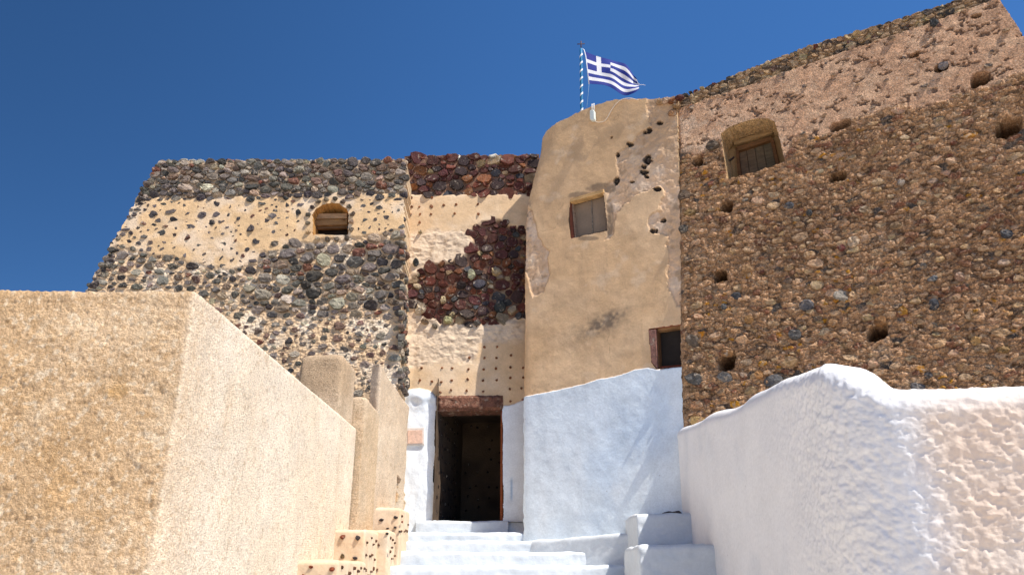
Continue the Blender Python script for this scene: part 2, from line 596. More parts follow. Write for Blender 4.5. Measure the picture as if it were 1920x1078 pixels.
# ------------------------------------------------------------------ lofts (parapets, steps, blocks)
def loft(name, P, disp, colf, mat, parent, smooth=True, closed=False, flip=False):
    """P (ns, nt, 3) grid; displaced along its own normal by disp(P)"""
    dS = np.gradient(P, axis=0); dT = np.gradient(P, axis=1)
    if closed:
        dS = (np.roll(P, -1, 0) - np.roll(P, 1, 0)) / 2
    Nn = np.cross(dS, dT)
    L = np.linalg.norm(Nn, axis=-1, keepdims=True); Nn = Nn / np.maximum(L, 1e-9)
    if flip: Nn = -Nn
    seg = np.linalg.norm(np.diff(P[:, 0, :2], axis=0), axis=1)
    A = np.concatenate([[0], np.cumsum(seg)])
    P = np.concatenate([P, np.broadcast_to(A[:, None, None], P.shape[:2] + (1,))], -1)
    Pd = P[..., :3] + Nn * disp(P, Nn)[..., None]
    ns, nt = P.shape[:2]
    idx = np.arange(ns * nt).reshape(ns, nt)
    a = idx[:-1, :-1]; b = idx[1:, :-1]; c = idx[1:, 1:]; d = idx[:-1, 1:]
    Q = np.stack([a, b, c, d], -1).reshape(-1, 4)
    if closed:
        l = idx[-1]; f = idx[0]
        Q = np.concatenate([Q, np.stack([l[:-1], f[:-1], f[1:], l[1:]], -1)])
    if flip: Q = Q[:, ::-1]
    col = colf(P, Nn)
    me = fast_mesh(name, Pd.reshape(-1, 3), Q, mat, col.reshape(-1, 3), smooth)
    return add(name, me, parent)

def resample(K, step):
    K = np.asarray(K, float)
    L = np.concatenate([[0], np.cumsum(np.linalg.norm(np.diff(K[:, :2], axis=0), axis=1))])
    n = max(2, int(L[-1] / step))
    t = np.linspace(0, L[-1], n)
    return np.stack([np.interp(t, L, K[:, i]) for i in range(K.shape[1])], 1)

def smooth_path(A, w):
    if w < 1: return A
    k = np.hanning(2 * w + 3)[1:-1]; k /= k.sum()
    out = A.copy()
    pad = np.concatenate([np.repeat(A[:1], w, 0) * 2 - A[1:w + 1][::-1] if False else np.repeat(A[:1], w, 0), A, np.repeat(A[-1:], w, 0)])
    for i in range(A.shape[1]):
        out[:, i] = np.convolve(pad[:, i], k, 'valid')
    out[0] = A[0]; out[-1] = A[-1]
    return out

def parapet(name, stations, zbot, r, step, sm, disp, colf, mat, parent, batter=0.0, smz=0):
    """stations: (ox, oy, ix, iy, ztop): outer face line, inner line; walks so that the outside is on the right hand"""
    S = resample(stations, step)
    S[:, :2] = smooth_path(S[:, :2], sm); S[:, 2:4] = smooth_path(S[:, 2:4], sm)
    S[:, 4:5] = smooth_path(S[:, 4:5], smz)
    ns = len(S)
    zmax = S[:, 4].max()
    nz = int((zmax - zbot) / step)
    rows = []
    inn = S[:, 2:4] - S[:, :2]; W = np.linalg.norm(inn, axis=1); inn = inn / W[:, None]
    for k in range(nz):
        f = k / (nz - 1)
        z = zbot + (S[:, 4] - r - zbot) * f
        off = batter * (z - zbot)
        rows.append(np.stack([S[:, 0] + inn[:, 0] * off, S[:, 1] + inn[:, 1] * off, z], 1))
    m = max(4, int(r * 1.6 / step))
    off0 = batter * (S[:, 4] - r - zbot)
    for k in range(1, m + 1):
        a = k / m * math.pi / 2
        off = off0 + r * (1 - math.cos(a))
        rows.append(np.stack([S[:, 0] + inn[:, 0] * off, S[:, 1] + inn[:, 1] * off, S[:, 4] - r + r * math.sin(a)], 1))
    for k in range(1, 7):
        off = off0 + r + (W - 2 * r - off0) * k / 6
        rows.append(np.stack([S[:, 0] + inn[:, 0] * off, S[:, 1] + inn[:, 1] * off, S[:, 4]], 1))
    for k in range(1, 5):
        rows.append(np.stack([S[:, 2], S[:, 3], S[:, 4] - (S[:, 4] - zbot) * k / 4], 1))
    P = np.stack(rows, 1)
    return loft(name, P, disp, colf, mat, parent)

def rbox(name, x0, x1, y0, y1, z0, z1, r, step, disp, colf, mat, parent, batter=0.0, rot=0.0):
    """rounded block; closed ring walking with the outside on the right hand, then over the top"""
    K = [(x0, y1), (x0, y0), (x1, y0), (x1, y1), (x0, y1)]
    A = resample(K, step)[:-1]
    w = max(1, int(r / step))
    k = np.hanning(2 * w + 3)[1:-1]; k /= k.sum()
    pad = np.concatenate([A[-w:], A, A[:w]])
    B = np.stack([np.convolve(pad[:, i], k, 'valid') for i in range(2)], 1)
    c = np.array([(x0 + x1) / 2, (y0 + y1) / 2])
    half = min(x1 - x0, y1 - y0) / 2
    rows = []
    nz = max(2, int((z1 - r - z0) / step))
    for i in range(nz):
        f = i / (nz - 1)
        s = 1 - batter * f
        rows.append(np.concatenate([c + (B - c) * s, np.full((len(B), 1), z0 + (z1 - r - z0) * f)], 1))
    m = max(3, int(r * 1.6 / step))
    for i in range(1, m + 1):
        a = i / m * math.pi / 2
        s = (1 - batter) * (1 - r * (1 - math.cos(a)) / half)
        rows.append(np.concatenate([c + (B - c) * s, np.full((len(B), 1), z1 - r + r * math.sin(a))], 1))
    s1 = (1 - batter) * (1 - r / half)
    q = max(3, int(half / step / 1.5))
    for i in range(1, q + 1):
        rows.append(np.concatenate([c + (B - c) * s1 * (1 - i / q) + 1e-5 * (B - c), np.full((len(B), 1), z1)], 1))
    P = np.stack(rows, 1)
    if rot:
        a = R(rot); d = P[..., :2] - c
        P[..., 0] = c[0] + d[..., 0] * math.cos(a) - d[..., 1] * math.sin(a)
        P[..., 1] = c[1] + d[..., 0] * math.sin(a) + d[..., 1] * math.cos(a)
    return loft(name, P, disp, colf, mat, parent, closed=True)

def n3(P, s, octv, seed):
    """cheap triplanar-free noise for walls: uses x+y along the wall and z"""
    a = (P[..., 3] if P.shape[-1] > 3 else P[..., 0] + P[..., 1] * 0.83) * s; b = (P[..., 2] + 0.21 * P[..., 1]) * s
    return fbm(a, b, octv, seed)

# palettes (linear base colours)
def pick(rnd, items):
    w = np.array([i[0] for i in items], float); w /= w.sum()
    k = rnd.choice(len(items), p=w); c = np.array(items[k][1]) * rnd.uniform(0.75, 1.3)
    return c * (1 + rnd.uniform(-0.06, 0.06, 3))
DARK = [(4, (.125, .110, .095)), (3.5, (.070, .062, .056)), (4, (.19, .165, .14)), (2, (.16, .11, .085)), (3.5, (.28, .24, .195)),
        (.8, (.19, .09, .065)), (1.2, (.34, .27, .20)), (0.8, (.46, .40, .32))]
DARKER = [(5, (.10, .09, .085)), (4, (.05, .045, .045)), (2, (.11, .09, .08)), (1, (.12, .06, .045))]
RED = [(6, (.075, .030, .026)), (3.5, (.11, .040, .028)), (4, (.045, .030, .028)), (1.5, (.19, .085, .045)), (1.5, (.05, .05, .055)), (0.9, (.30, .22, .14))]
BROWN = [(6, (.33, .205, .125)), (4, (.19, .12, .075)), (4, (.44, .30, .19)), (2, (.42, .29, .18)), (.6, (.12, .105, .09)),
         (.8, (.16, .075, .05)), (0.5, (.36, .18, .05)), (1, (.36, .27, .19))]

exec_parts = []
# ------------------------------------------------------------------ planes of the walls
LB = Plane((-2.6, 11.4, 0), 0, 0.05)
RC = Plane((-0.7, 12.3, 0), 0, 0.01)
TW = Plane((0.185, 11.58, 1.0), 33, 0.05)
RW = Plane(tuple(TW.pt(*TW.uv(1270, 600)) + TW.N * 0.03), 29.5, 0.075)

# ------------------------------------------------------------------ ground
def ground():
    s = 400.0
    V = [(-s, -s, -1.62), (s, -s, -1.62), (s, s, -1.62), (-s, s, -1.62)]
    m = surf('dusty_ground', 0.95, 0.8, 0.15, 12, 0.15, 20, 0.4, 0.02, color=(0.60, 0.53, 0.44))
    o = add('ground', mesh('ground', V, [(0, 1, 2, 3)], m)); o['kind'] = 'structure'
ground()

# ------------------------------------------------------------------ left rubble building
B1 = thing('rubble_stone_building', 'dark rubble stone building on the left with slanted edge and small arched opening', 'building', (-4.5, 11.6, -1.6))
LB_OUT = [(762, 299), (759, 420), (753, 560), (747, 760), (744, 1000), (-10, 1000), (165, 540), (232, 420), (268, 352), (300, 303)]
LB_OUT = LB_OUT[::-1]
W1 = [(587, 441), (586, 404), (594, 392), (608, 384), (622, 381), (638, 384), (650, 392), (654, 404), (652, 441)]
LBPLAST = [(232, 378), (300, 374), (420, 371), (560, 366), (700, 362), (762, 360), (760, 432), (700, 440), (660, 446), (600, 452), (560, 456),
           (510, 466), (472, 498), (420, 505), (380, 500), (330, 486), (290, 478), (240, 462), (190, 470)]
def lb_h(u, v, px, py):
    m = softmask(LBPLAST, px + 10 * fbm(u * 6, v * 6, 2, 5), py + 8 * fbm(u * 6, v * 6, 2, 9), 4)
    f1, f2, _ = worley(u * 14, v * 17, 3)
    rough = (0.012 * fbm(u * 22, v * 22, 3, 21) - 0.018 + 0.012 * sstep(0, .5, f2 - f1))
    pl_ = 0.012 + 0.010 * fbm(u * 2.5, v * 2.5, 3, 31) + 0.004 * fbm(u * 16, v * 16, 3, 4)
    rough = rough + .022 * sstep(560, 610, py) + .012 * sstep(480, 440, px) * sstep(480, 500, py)
    return rough * (1 - m) + pl_ * m
def lb_c(u, v, px, py, h):
    m = softmask(LBPLAST, px + 10 * fbm(u * 6, v * 6, 2, 5), py + 8 * fbm(u * 6, v * 6, 2, 9), 4)
    n = fbm(u * 3, v * 3, 4, 41)
    base = np.zeros(u.shape + (3,)) + np.array((.62, .46, .31))
    mort = mix(base, (.74, .62, .48), sstep(0.0, .5, fbm(u * 4, v * 4, 3, 61)))
    mort = mix(mort, (.22, .17, .13), sstep(.1, .6, fbm(u * 9, v * 9, 3, 71)) * .35)
    band = sstep(376, 364, py)
    mort = mix(mort, (.26, .20, .15), band * .7)
    pc = mix(np.zeros(u.shape + (3,)) + np.array((.63, .45, .28)), (.70, .56, .42), sstep(-.1, .6, n))
    pc = mix(pc, (.42, .30, .20), sstep(.35, .8, fbm(u * 7, v * 7, 3, 14)) * .6)
    return mix(mort, 0, m * 0) * (1 - m[..., None]) + pc * m[..., None]
sheet('wall', LB, LB_OUT, 0.02, lb_h, lb_c, M_PLASTER, B1,
      holes=[dict(px=W1, depth=0.42, col=(.46, .27, .12), amp=.012)], skirt=0.93, skirt_col=(.60, .47, .33), edge_amp=0.03)
def lb_r(px, py, rnd):
    px0, py0 = px, py
    py = py + 16 * fbm(px / 30, py / 30, 3, 9)
    r = np.full(px.shape, .158)
    pm = pip(LBPLAST, px, py)
    r = np.where(pm, .155, r)
    r = np.where(py < 372, .138, r)
    r = np.where((py > 440) & (px > 480) & (py < 590), .172, r)
    edge_ = 298 - (py - 303) * .56
    r = np.where(px < edge_ + 30, r * .75, r)
    return r
def lb_cov(px, py, rnd):
    c = np.full(px.shape, .82)
    pm = softmask(LBPLAST, px, py, 8)
    c = c * (1 - pm) + pm * rnd.uniform(.42, .74, px.shape)
    c = np.where(py < 374, .88, c)
    c = np.where((py > 450) & (px > 480) & (py < 590) & (pm < .5), .88, c)
    c = np.where((py > 590), .62, c)
    c = np.where((py > 500) & (px < 480), .70, c)
    return c
def lb_pal(px, py, rnd):
    if py > 600 and rnd.random() < .2: return np.array((.17, .11, .085)) * rnd.uniform(.8, 1.2)
    return pick(rnd, DARKER if pip(np.array(LBPLAST), np.array([px]), np.array([py]))[0] else DARK)
def lb_pr(px, py, rnd):
    if py < 374: return rnd.uniform(.02, .045)
    if pip(np.array(LBPLAST), np.array([px]), np.array([py]))[0]: return rnd.uniform(.010, .020)
    if py > 590 or px < 480: return rnd.uniform(.020, .036)
    return rnd.uniform(.022, .045)
W1_AV = [(578, 450), (576, 400), (590, 382), (622, 371), (650, 382), (664, 402), (662, 450)]
SEGHIDE = None
rubble(LB, [(298, 304), (757, 302), (754, 430), (748, 560), (742, 760), (738, 900), (420, 900), (330, 640), (160, 552), (232, 424), (268, 356)],
       [W1_AV], lb_r, lb_cov, 1.42, lb_pal, lb_pr, B1, 5, tries=34000)
# stones ringing the arched opening
for i, (x, y) in enumerate([(580, 436), (578, 420), (579, 404), (586, 390), (598, 380), (612, 375), (628, 374), (643, 379), (655, 389), (661, 402),
                            (660, 417), (659, 431), (650, 447), (632, 449), (614, 449), (596, 448)]):
    one_stone(LB, x, y, 13, 10, .05, pick(rng, DARK) * (1, .9, .8), B1, 'stone', i)
# capping stones along the top
for i in range(27):
    x = 304 + i * 17.4 + rng.uniform(-3, 3)
    p = np.array(LB.pt(*LB.uv(x, 299), -0.10))
    c = pick(rng, DARK) if rng.random() < .6 else np.array((.34, .32, .28)) * rng.uniform(.7, 1.25)
    rock(p, rng.uniform(.055, .095), c, B1, 'cap_stone', rng, (1.15, 1.0, rng.uniform(.55, .75)))
# stones of the slanted left edge and on the right-hand return
for i in range(26):
    f = i / 25
    x = 298 - f * 130 + rng.uniform(-3, 3); y = 306 + f * 240
    p = LB.pt(*LB.uv(x, y), -0.06)
    rock(p + np.array((.05, 0, 0)), rng.uniform(.06, .10), pick(rng, DARK), B1, 'corner_stone', rng, (1.1, 1.2, .6))
RT = Plane((-1.665, 11.40, 0), -90, 0.036)
def ret_r(px, py, rnd): return np.where(py > 430, .19, 0) * rnd.uniform(.7, 1.1, px.shape)
rubble(RT, [(0, 0)] * 3 if False else [(0, 0), (1, 0), (1, 1)], [], lambda a, b, c: a * 0, lambda a, b, c: a, 1, lb_pal, lb_pr, B1, 1, tries=4)
for i in range(120):
    u = rng.uniform(.02, .88); v = rng.uniform(2.75, 5.4)
    if v > 4.9 and u > .3: continue
    if v > 3.6 and v < 4.9 and u > .62: continue
    w = rng.uniform(.10, .22)
    rnd = np.random.default_rng(i)
    a = np.arange(8) * math.pi / 4
    P = np.stack([u + np.cos(a) * w / 2 * rnd.uniform(.8, 1.1, 8), v + np.sin(a) * w * .38 * rnd.uniform(.8, 1.1, 8)], 1)
    V, Fc = stone_geo(RT, P, -.03, rng.uniform(.03, .06), rnd)
    o = V.mean(0); add('return_stone', mesh('return_stone', V - o, Fc, M_STONE, pick(rng, DARK)), B1, o)
# back panel, plank and sill of the arched opening
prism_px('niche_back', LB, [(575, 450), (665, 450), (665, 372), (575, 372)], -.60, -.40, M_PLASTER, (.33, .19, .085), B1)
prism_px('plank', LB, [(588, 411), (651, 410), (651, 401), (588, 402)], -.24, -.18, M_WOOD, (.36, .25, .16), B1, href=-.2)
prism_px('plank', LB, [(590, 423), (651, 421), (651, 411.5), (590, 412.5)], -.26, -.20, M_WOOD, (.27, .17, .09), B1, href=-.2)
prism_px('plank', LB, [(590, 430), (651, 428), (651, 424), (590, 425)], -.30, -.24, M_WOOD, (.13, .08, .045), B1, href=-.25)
prism_px('cavity_shade', LB, [(592, 446), (651, 444), (651, 430), (592, 431)], -.39, -.37, M_WOOD, (.02, .015, .012), B1, href=-.38)  # near-black slab: the shade deep in the opening, put in as colour
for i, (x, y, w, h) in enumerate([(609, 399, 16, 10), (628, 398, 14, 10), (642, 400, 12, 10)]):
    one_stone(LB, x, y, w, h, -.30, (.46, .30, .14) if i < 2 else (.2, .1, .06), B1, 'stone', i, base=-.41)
# mass of the building behind the wall
prism_uv('building_mass', LB, LB.poly([(758, 306), (744, 1000), (30, 1000), (175, 540), (305, 308)]), -4.0, -0.93, M_PLASTER, (.4, .3, .2), B1)

# ------------------------------------------------------------------ recessed entrance wall
B2 = thing('entrance_wall', 'recessed wall above the dark doorway, red stones over pebble-dotted plaster', 'wall', (-0.8, 12.3, .5))
RC_OUT = [(735, 1030), (738, 800), (752, 560), (756, 400), (758, 291), (1012, 287), (1020, 400), (1015, 760), (1020, 1030)]
RC_OUT = RC_OUT[::-1]
DOOR = [(817.5, 770), (900, 768), (941, 766), (943, 800), (942.5, 860), (944, 920), (943, 977), (880, 978), (812, 975), (813, 960), (815, 930), (812, 900),
        (813, 885), (816, 850), (815, 800)]
REDST = [(884, 432), (905, 417), (925, 412), (1010, 440), (1010, 590), (962, 596), (930, 606), (880, 608), (860, 604), (835, 612), (815, 596), (790, 590),
         (775, 570), (760, 545), (758, 528), (775, 519), (800, 500), (828, 492), (850, 489), (876, 478), (888, 455)]
ROUGHP = [(765, 445), (800, 432), (875, 432), (890, 460), (872, 480), (820, 494), (770, 520)]
ROUGHP2 = [(750, 590), (800, 588), (870, 604), (985, 590), (985, 640), (900, 640), (885, 680), (830, 676), (770, 690), (755, 680)]
RWHITE = [(730, 736), (752, 737), (768, 731), (785, 728), (800, 731), (812, 738), (819, 745), (819, 772), (900, 900), (940, 772), (943, 762),
          (962, 759), (980, 752), (1020, 740), (1030, 1040), (730, 1040)]
def rc_m(u, v, px, py):
    jx = 5 * fbm(u * 9, v * 9, 2, 15); jy = 5 * fbm(u * 9, v * 9, 2, 19)
    red = np.maximum(softmask(REDST, px + jx, py + jy, 4), sstep(367, 361, py + jy * .6))
    ro = np.maximum(softmask(ROUGHP, px + jx, py + jy, 5), softmask(ROUGHP2, px + jx, py + jy, 6)) * (1 - red)
    wh = softmask(RWHITE, px + jx * .3, py + jy * .4, 1.5)
    return red, ro, wh
def rc_h(u, v, px, py):
    red, ro, wh = rc_m(u, v, px, py)
    base = .006 * fbm(u * 2, v * 2, 3, 1) + .002 * fbm(u * 20, v * 20, 2, 6)
    f1, f2, _ = worley(u * 7, v * 8, 33)
    rough = -.012 + .020 * fbm(u * 7, v * 8, 4, 2) + .016 * (1 - np.abs(fbm(u * 5, v * 7, 4, 82)) * 2)
    h = base * (1 - ro) + rough * ro
    h = h * (1 - red) + (-.045 + .014 * fbm(u * 20, v * 20, 2, 8)) * red
    hump = np.exp(-((px - 788) / 22) ** 2 - ((py - 748) / 17) ** 2)
    left = sstep(818, 800, px)
    whh = .018 + .012 * fbm(u * 3, v * 3, 3, 12) * left + .07 * hump + .012 * fbm(u * 7, v * 4, 3, 44) * left
    # two hollows under the hump
    whh -= .035 * np.exp(-((px - 781) / 10) ** 2 - ((py - 755) / 7) ** 2) + .03 * np.exp(-((px - 805) / 10) ** 2 - ((py - 757) / 8) ** 2)
    h = h * (1 - wh) + whh * wh
    # plaster fin swelling out beside the left-hand return
    fin = sstep(800 - (py - 640) * .32, 790 - (py - 640) * .32, px) * sstep(610, 640, py) * (1 - wh)
    h = h + .10 * fin * sstep(780, 745, px)
    return h
def rc_c(u, v, px, py, h):
    red, ro, wh = rc_m(u, v, px, py)
    n = fbm(u * 3, v * 3, 4, 3)
    c = mix(np.zeros(u.shape + (3,)) + np.array((.60, .44, .29)), (.66, .52, .38), sstep(-.3, .6, n))
    c = mix(c, (.42, .32, .23), sstep(.2, .7, fbm(u * 2, v * 5, 4, 23)) * .55)
    c = mix(c, (.62, .50, .38), ro)
    c = mix(c, (.40, .30, .21), ro * sstep(.1, .6, fbm(u * 12, v * 12, 3, 24)) * .6)
    rc = np.zeros(u.shape + (3,)) + np.array((.17, .10, .07))
    rc = mix(rc, (.36, .27, .18), sstep(.2, .6, fbm(u * 5, v * 5, 3, 29)) * sstep(480, 560, py))
    c = mix(c, 0, red) * 1.0 + rc * red[..., None]
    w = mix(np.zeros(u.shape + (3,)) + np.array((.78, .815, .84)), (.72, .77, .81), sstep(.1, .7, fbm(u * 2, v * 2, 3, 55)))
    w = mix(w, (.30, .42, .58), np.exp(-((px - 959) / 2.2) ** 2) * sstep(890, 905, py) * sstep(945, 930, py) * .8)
    return c * (1 - wh[..., None]) + w * wh[..., None]
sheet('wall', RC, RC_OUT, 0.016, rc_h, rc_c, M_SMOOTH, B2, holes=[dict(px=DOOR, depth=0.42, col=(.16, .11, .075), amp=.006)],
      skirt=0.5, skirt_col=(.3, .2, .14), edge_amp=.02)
def rr(px, py, rnd): return np.where(py < 370, .165, .15) * 1.0
def redpal(px, py, rnd):
    if py > 370 and (rnd.random() < (.16 if py > 570 or px < 800 else .03)): return np.array((.42, .34, .24)) * rnd.uniform(.6, 1.15)
    return pick(rnd, RED)
rubble(RC, [(764, 297), (1003, 293), (1003, 366), (764, 364)], [], rr, lambda a, b, r: np.full(a.shape, .94), 1.4, redpal,
       lambda a, b, r: r.uniform(-.02, .015), B2, 21, tries=6000, base=-.07, limit=150, rest_name='small_red_stones')
rubble(RC, REDST, [], rr, lambda a, b, r: np.full(a.shape, .93), 1.2, redpal,
       lambda a, b, r: r.uniform(-.02, .022), B2, 22, tries=9000, base=-.07, limit=150, rest_name='small_red_stones')
for i in range(14):
    x = 771 + i * 17.5 + rng.uniform(-3, 3)
    c = np.array((.60, .56, .48)) if i in (5, 9) else pick(rng, RED)
    rock(RC.pt(*RC.uv(x, 293), -.10), rng.uniform(.08, .11), c, B2, 'cap_stone', rng, (1.1, 1, .65))
for (x, y, w, h, c) in [(780, 493, 15, 18, (.05, .055, .055)), (787, 580, 30, 28, (.50, .42, .32)), (937, 574, 26, 26, (.04, .045, .045)), (788, 436, 9, 8, (.3, .24, .16)),
                        (830, 562, 18, 16, (.42, .34, .22)), (815, 612, 14, 12, (.2, .17, .13)), (842, 600, 22, 14, (.42, .40, .24)), (895, 606, 18, 12, (.1, .09, .08)),
                        (884, 515, 22, 22, (.46, .45, .31)), (932, 508, 24, 22, (.48, .36, .22)), (797, 603, 18, 14, (.25, .18, .12)), (848, 590, 16, 12, (.3, .24, .15))]:
    one_stone(RC, x, y, w, h, .06, c, B2, 'stone', 3, base=-.05)
# pebbles pressed into the plaster
DOTS = [(772, 388), (810, 388), (770, 403), (787, 388), (808, 387), (832, 385), (855, 384), (896, 383), (771, 402), (788, 402), (808, 402), (853, 401), (897, 401), (787, 417), (810, 371), (772, 372),
        (791, 690), (829, 690), (848, 690), (878, 692), (907, 692), (930, 691), (957, 689), (908, 671), (931, 671), (958, 666), (880, 670), (908, 651), (932, 651),
        (787, 713), (810, 715), (827, 716), (847, 713), (877, 711), (906, 713), (931, 713), (957, 708), (826, 735), (846, 731), (875, 732), (906, 734), (956, 729), (957, 752), (978, 728),
        (980, 749), (981, 690), (981, 708)]
for i, (x, y) in enumerate(DOTS):
    one_stone(RC, x, y, 6.5, 6, .016, np.array((.20, .085, .045)) * rng.uniform(.7, 1.2), B2, 'pebble', i, base=-.02, n=7)
# lintel, jamb, threshold
LINT = rough_poly(RC.poly([(818, 771), (818, 742), (850, 739), (900, 739), (943, 741), (944, 768), (880, 768)]), .04, .012)
LINT = LINT[::-1]
def lint():
    K = RC.poly([(819, 771), (944, 768), (943, 741), (818, 742)])
    nu, nv = 70, 18
    s = np.linspace(0, 1, nu)[:, None, None]; t = np.linspace(0, 1, nv)[None, :, None]
    G = (K[0] * (1 - s) + K[1] * s) * (1 - t) + (K[3] * (1 - s) + K[2] * s) * t
    edge = np.minimum(np.minimum(s, 1 - s)[..., 0] * 14, np.minimum(t, 1 - t)[..., 0] * 5)
    P = RC.pt(G[..., 0], G[..., 1], .005 + .05 * sstep(0, 1, edge))
    P = np.concatenate([RC.pt(G[:, :1, 0], G[:, :1, 1], np.full((nu, 1), -.40)), P, RC.pt(G[:, -1:, 0], G[:, -1:, 1], np.full((nu, 1), -.1))], 1)
    def cf(P, N):
        n = fbm(P[..., 0] * 14, P[..., 2] * 14, 4, 8)
        return mix(np.zeros(P.shape[:2] + (3,)) + np.array((.17, .085, .06)), (.34, .22, .16), sstep(.1, .7, n))
    loft('lintel', P, lambda P, N: .012 * fbm(P[..., 0] * 25, P[..., 2] * 25, 3, 4), cf, M_STONE, B2, smooth=False)
lint()
prism_px('door_jamb', RC, [(937.5, 976), (942.5, 977), (942, 770), (939, 770)], -.12, -.02, M_WOOD, (.22, .07, .035), B2, href=-.02)
# passage behind the doorway: left wall, right wall, back wall, vault, floor
def passage():
    z0, z1 = RC.uv(880, 979)[1], RC.uv(880, 764)[1]
    xl = RC.pt(*RC.uv(817, 900))[0] - .02; xr = RC.pt(*RC.uv(943, 900))[0] + .55
    y0, y1 = 12.71, 14.6
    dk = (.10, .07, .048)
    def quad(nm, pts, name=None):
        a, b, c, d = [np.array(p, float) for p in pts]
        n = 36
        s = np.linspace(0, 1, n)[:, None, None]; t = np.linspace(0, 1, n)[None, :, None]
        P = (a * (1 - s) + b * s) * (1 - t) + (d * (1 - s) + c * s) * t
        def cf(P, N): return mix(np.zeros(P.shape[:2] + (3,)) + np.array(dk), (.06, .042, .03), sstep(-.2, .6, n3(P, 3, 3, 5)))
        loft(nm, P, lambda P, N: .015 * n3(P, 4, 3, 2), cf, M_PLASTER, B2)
    zt = z1 + .18
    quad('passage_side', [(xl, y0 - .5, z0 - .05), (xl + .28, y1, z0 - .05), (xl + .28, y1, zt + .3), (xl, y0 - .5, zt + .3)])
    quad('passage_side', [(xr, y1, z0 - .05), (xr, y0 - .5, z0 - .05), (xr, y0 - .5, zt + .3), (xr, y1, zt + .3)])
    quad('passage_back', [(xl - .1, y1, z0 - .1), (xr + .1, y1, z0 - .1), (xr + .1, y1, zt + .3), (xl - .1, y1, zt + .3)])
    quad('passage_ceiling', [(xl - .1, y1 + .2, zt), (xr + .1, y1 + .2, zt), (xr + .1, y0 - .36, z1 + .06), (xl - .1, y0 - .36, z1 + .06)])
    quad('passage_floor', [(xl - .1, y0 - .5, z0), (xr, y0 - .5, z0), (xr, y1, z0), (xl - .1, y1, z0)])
    PB = Plane((xl, y1 - .01, z0), 0, 0); PL = Plane((xl + .12, y0 - .5, z0), -90 + 7, 0)
    r = np.random.default_rng(3)
    for i in range(10):
        for j in range(9):
            if r.random() < .25: continue
            a = np.arange(7) * 2 * math.pi / 7
            u, v = .2 + i * .2 + r.uniform(-.05, .05), .15 + j * .22 + r.uniform(-.05, .05)
            if u > xr - xl - .05 or v > zt - z0 - .05: continue
            P = np.stack([u + np.cos(a) * .028 * r.uniform(.7, 1.2, 7), v + np.sin(a) * .028 * r.uniform(.7, 1.2, 7)], 1)
            V, Fc = stone_geo(PB, P, -.02, .02, r, 7); o = V.mean(0)
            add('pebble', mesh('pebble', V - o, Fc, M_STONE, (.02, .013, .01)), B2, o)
    for i in range(8):
        for j in range(9):
            a = np.arange(7) * 2 * math.pi / 7
            u, v = .3 + i * .22 + r.uniform(-.05, .05), .15 + j * .22 + r.uniform(-.05, .05)
            P = np.array([[xl + .28 * (u) / (y1 - y0 + .5), y0 - .5 + u, z0 + v]])
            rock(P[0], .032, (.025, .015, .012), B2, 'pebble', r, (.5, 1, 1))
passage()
prism_uv('wall_mass', RC, RC.poly([(1000, 730), (740, 735), (762, 298), (1000, 296)]), -4.0, -0.5, M_PLASTER, (.3, .2, .14), B2)

# ------------------------------------------------------------------ plastered tower
B3 = thing('plastered_tower', 'tan plastered tower with curved top, curtained window and whitewashed foot', 'tower', (1.2, 11.1, .3))
TW_OUT = [(982, 1090), (982, 745), (983, 600), (983, 420), (988, 390), (996, 345), (1001, 300), (1004, 270), (1010, 254), (1022, 243), (1050, 227),
          (1090, 208), (1120, 196), (1150, 188), (1190, 187), (1230, 184), (1268, 180), (1274, 400), (1279, 700), (1283, 860), (1291, 1090)]
TW_OUT = TW_OUT[::-1]
W2 = [(1070, 447), (1066, 415), (1068, 378), (1100, 370), (1131, 359), (1135, 395), (1138, 432), (1105, 440)]
W4 = [(1216, 617), (1240, 613), (1290, 606), (1292, 686), (1262, 689), (1232, 692), (1222, 680)]
TP1 = [(975, 385), (998, 395), (1004, 430), (1020, 462), (1030, 470), (1026, 490), (1032, 515), (1020, 545), (998, 559), (992, 530), (984, 505), (975, 500)]
TP2 = [(1190, 260), (1218, 235), (1212, 205), (1215, 180), (1300, 175), (1300, 575), (1268, 572), (1256, 548), (1248, 530), (1253, 490), (1252, 445), (1236, 440),
       (1214, 430), (1216, 412), (1236, 395), (1246, 360), (1240, 350), (1205, 362), (1170, 380), (1158, 400), (1150, 440), (1138, 452), (1134, 430),
       (1140, 370), (1132, 352), (1150, 338), (1158, 320), (1155, 290), (1175, 270)]
TWHITE = [(970, 748), (985, 744), (1030, 735), (1080, 724), (1120, 712), (1160, 704), (1190, 694), (1216, 690), (1232, 694), (1275, 688), (1320, 684),
          (1320, 1100), (970, 1100)]
TH = [(1155, 338, 10, 12), (1215, 299, 17, 12), (1207, 312, 9, 6), (1205, 322, 14, 7), (1233, 354, 13, 6), (1225, 433, 12, 8), (1243, 412, 10, 6),
      (1158, 290, 5, 7), (1236, 230, 9, 5), (1217, 245, 9, 7), (1208, 248, 7, 4), (1180, 270, 10, 6), (1147, 258, 3, 3), (1212, 330, 7, 4), (1184, 340, 7, 4)]
def tw_m(u, v, px, py):
    jx = 7 * fbm(u * 7, v * 7, 3, 115); jy = 7 * fbm(u * 7, v * 7, 3, 119)
    p1 = softmask(TP1, px + jx * .6, py + jy * .6, 1.6); p2 = softmask(TP2, px + jx, py + jy, 2.0)
    wh = softmask(TWHITE, px + jx * .2, py + jy * .25, 1.2)
    return p1, p2, wh
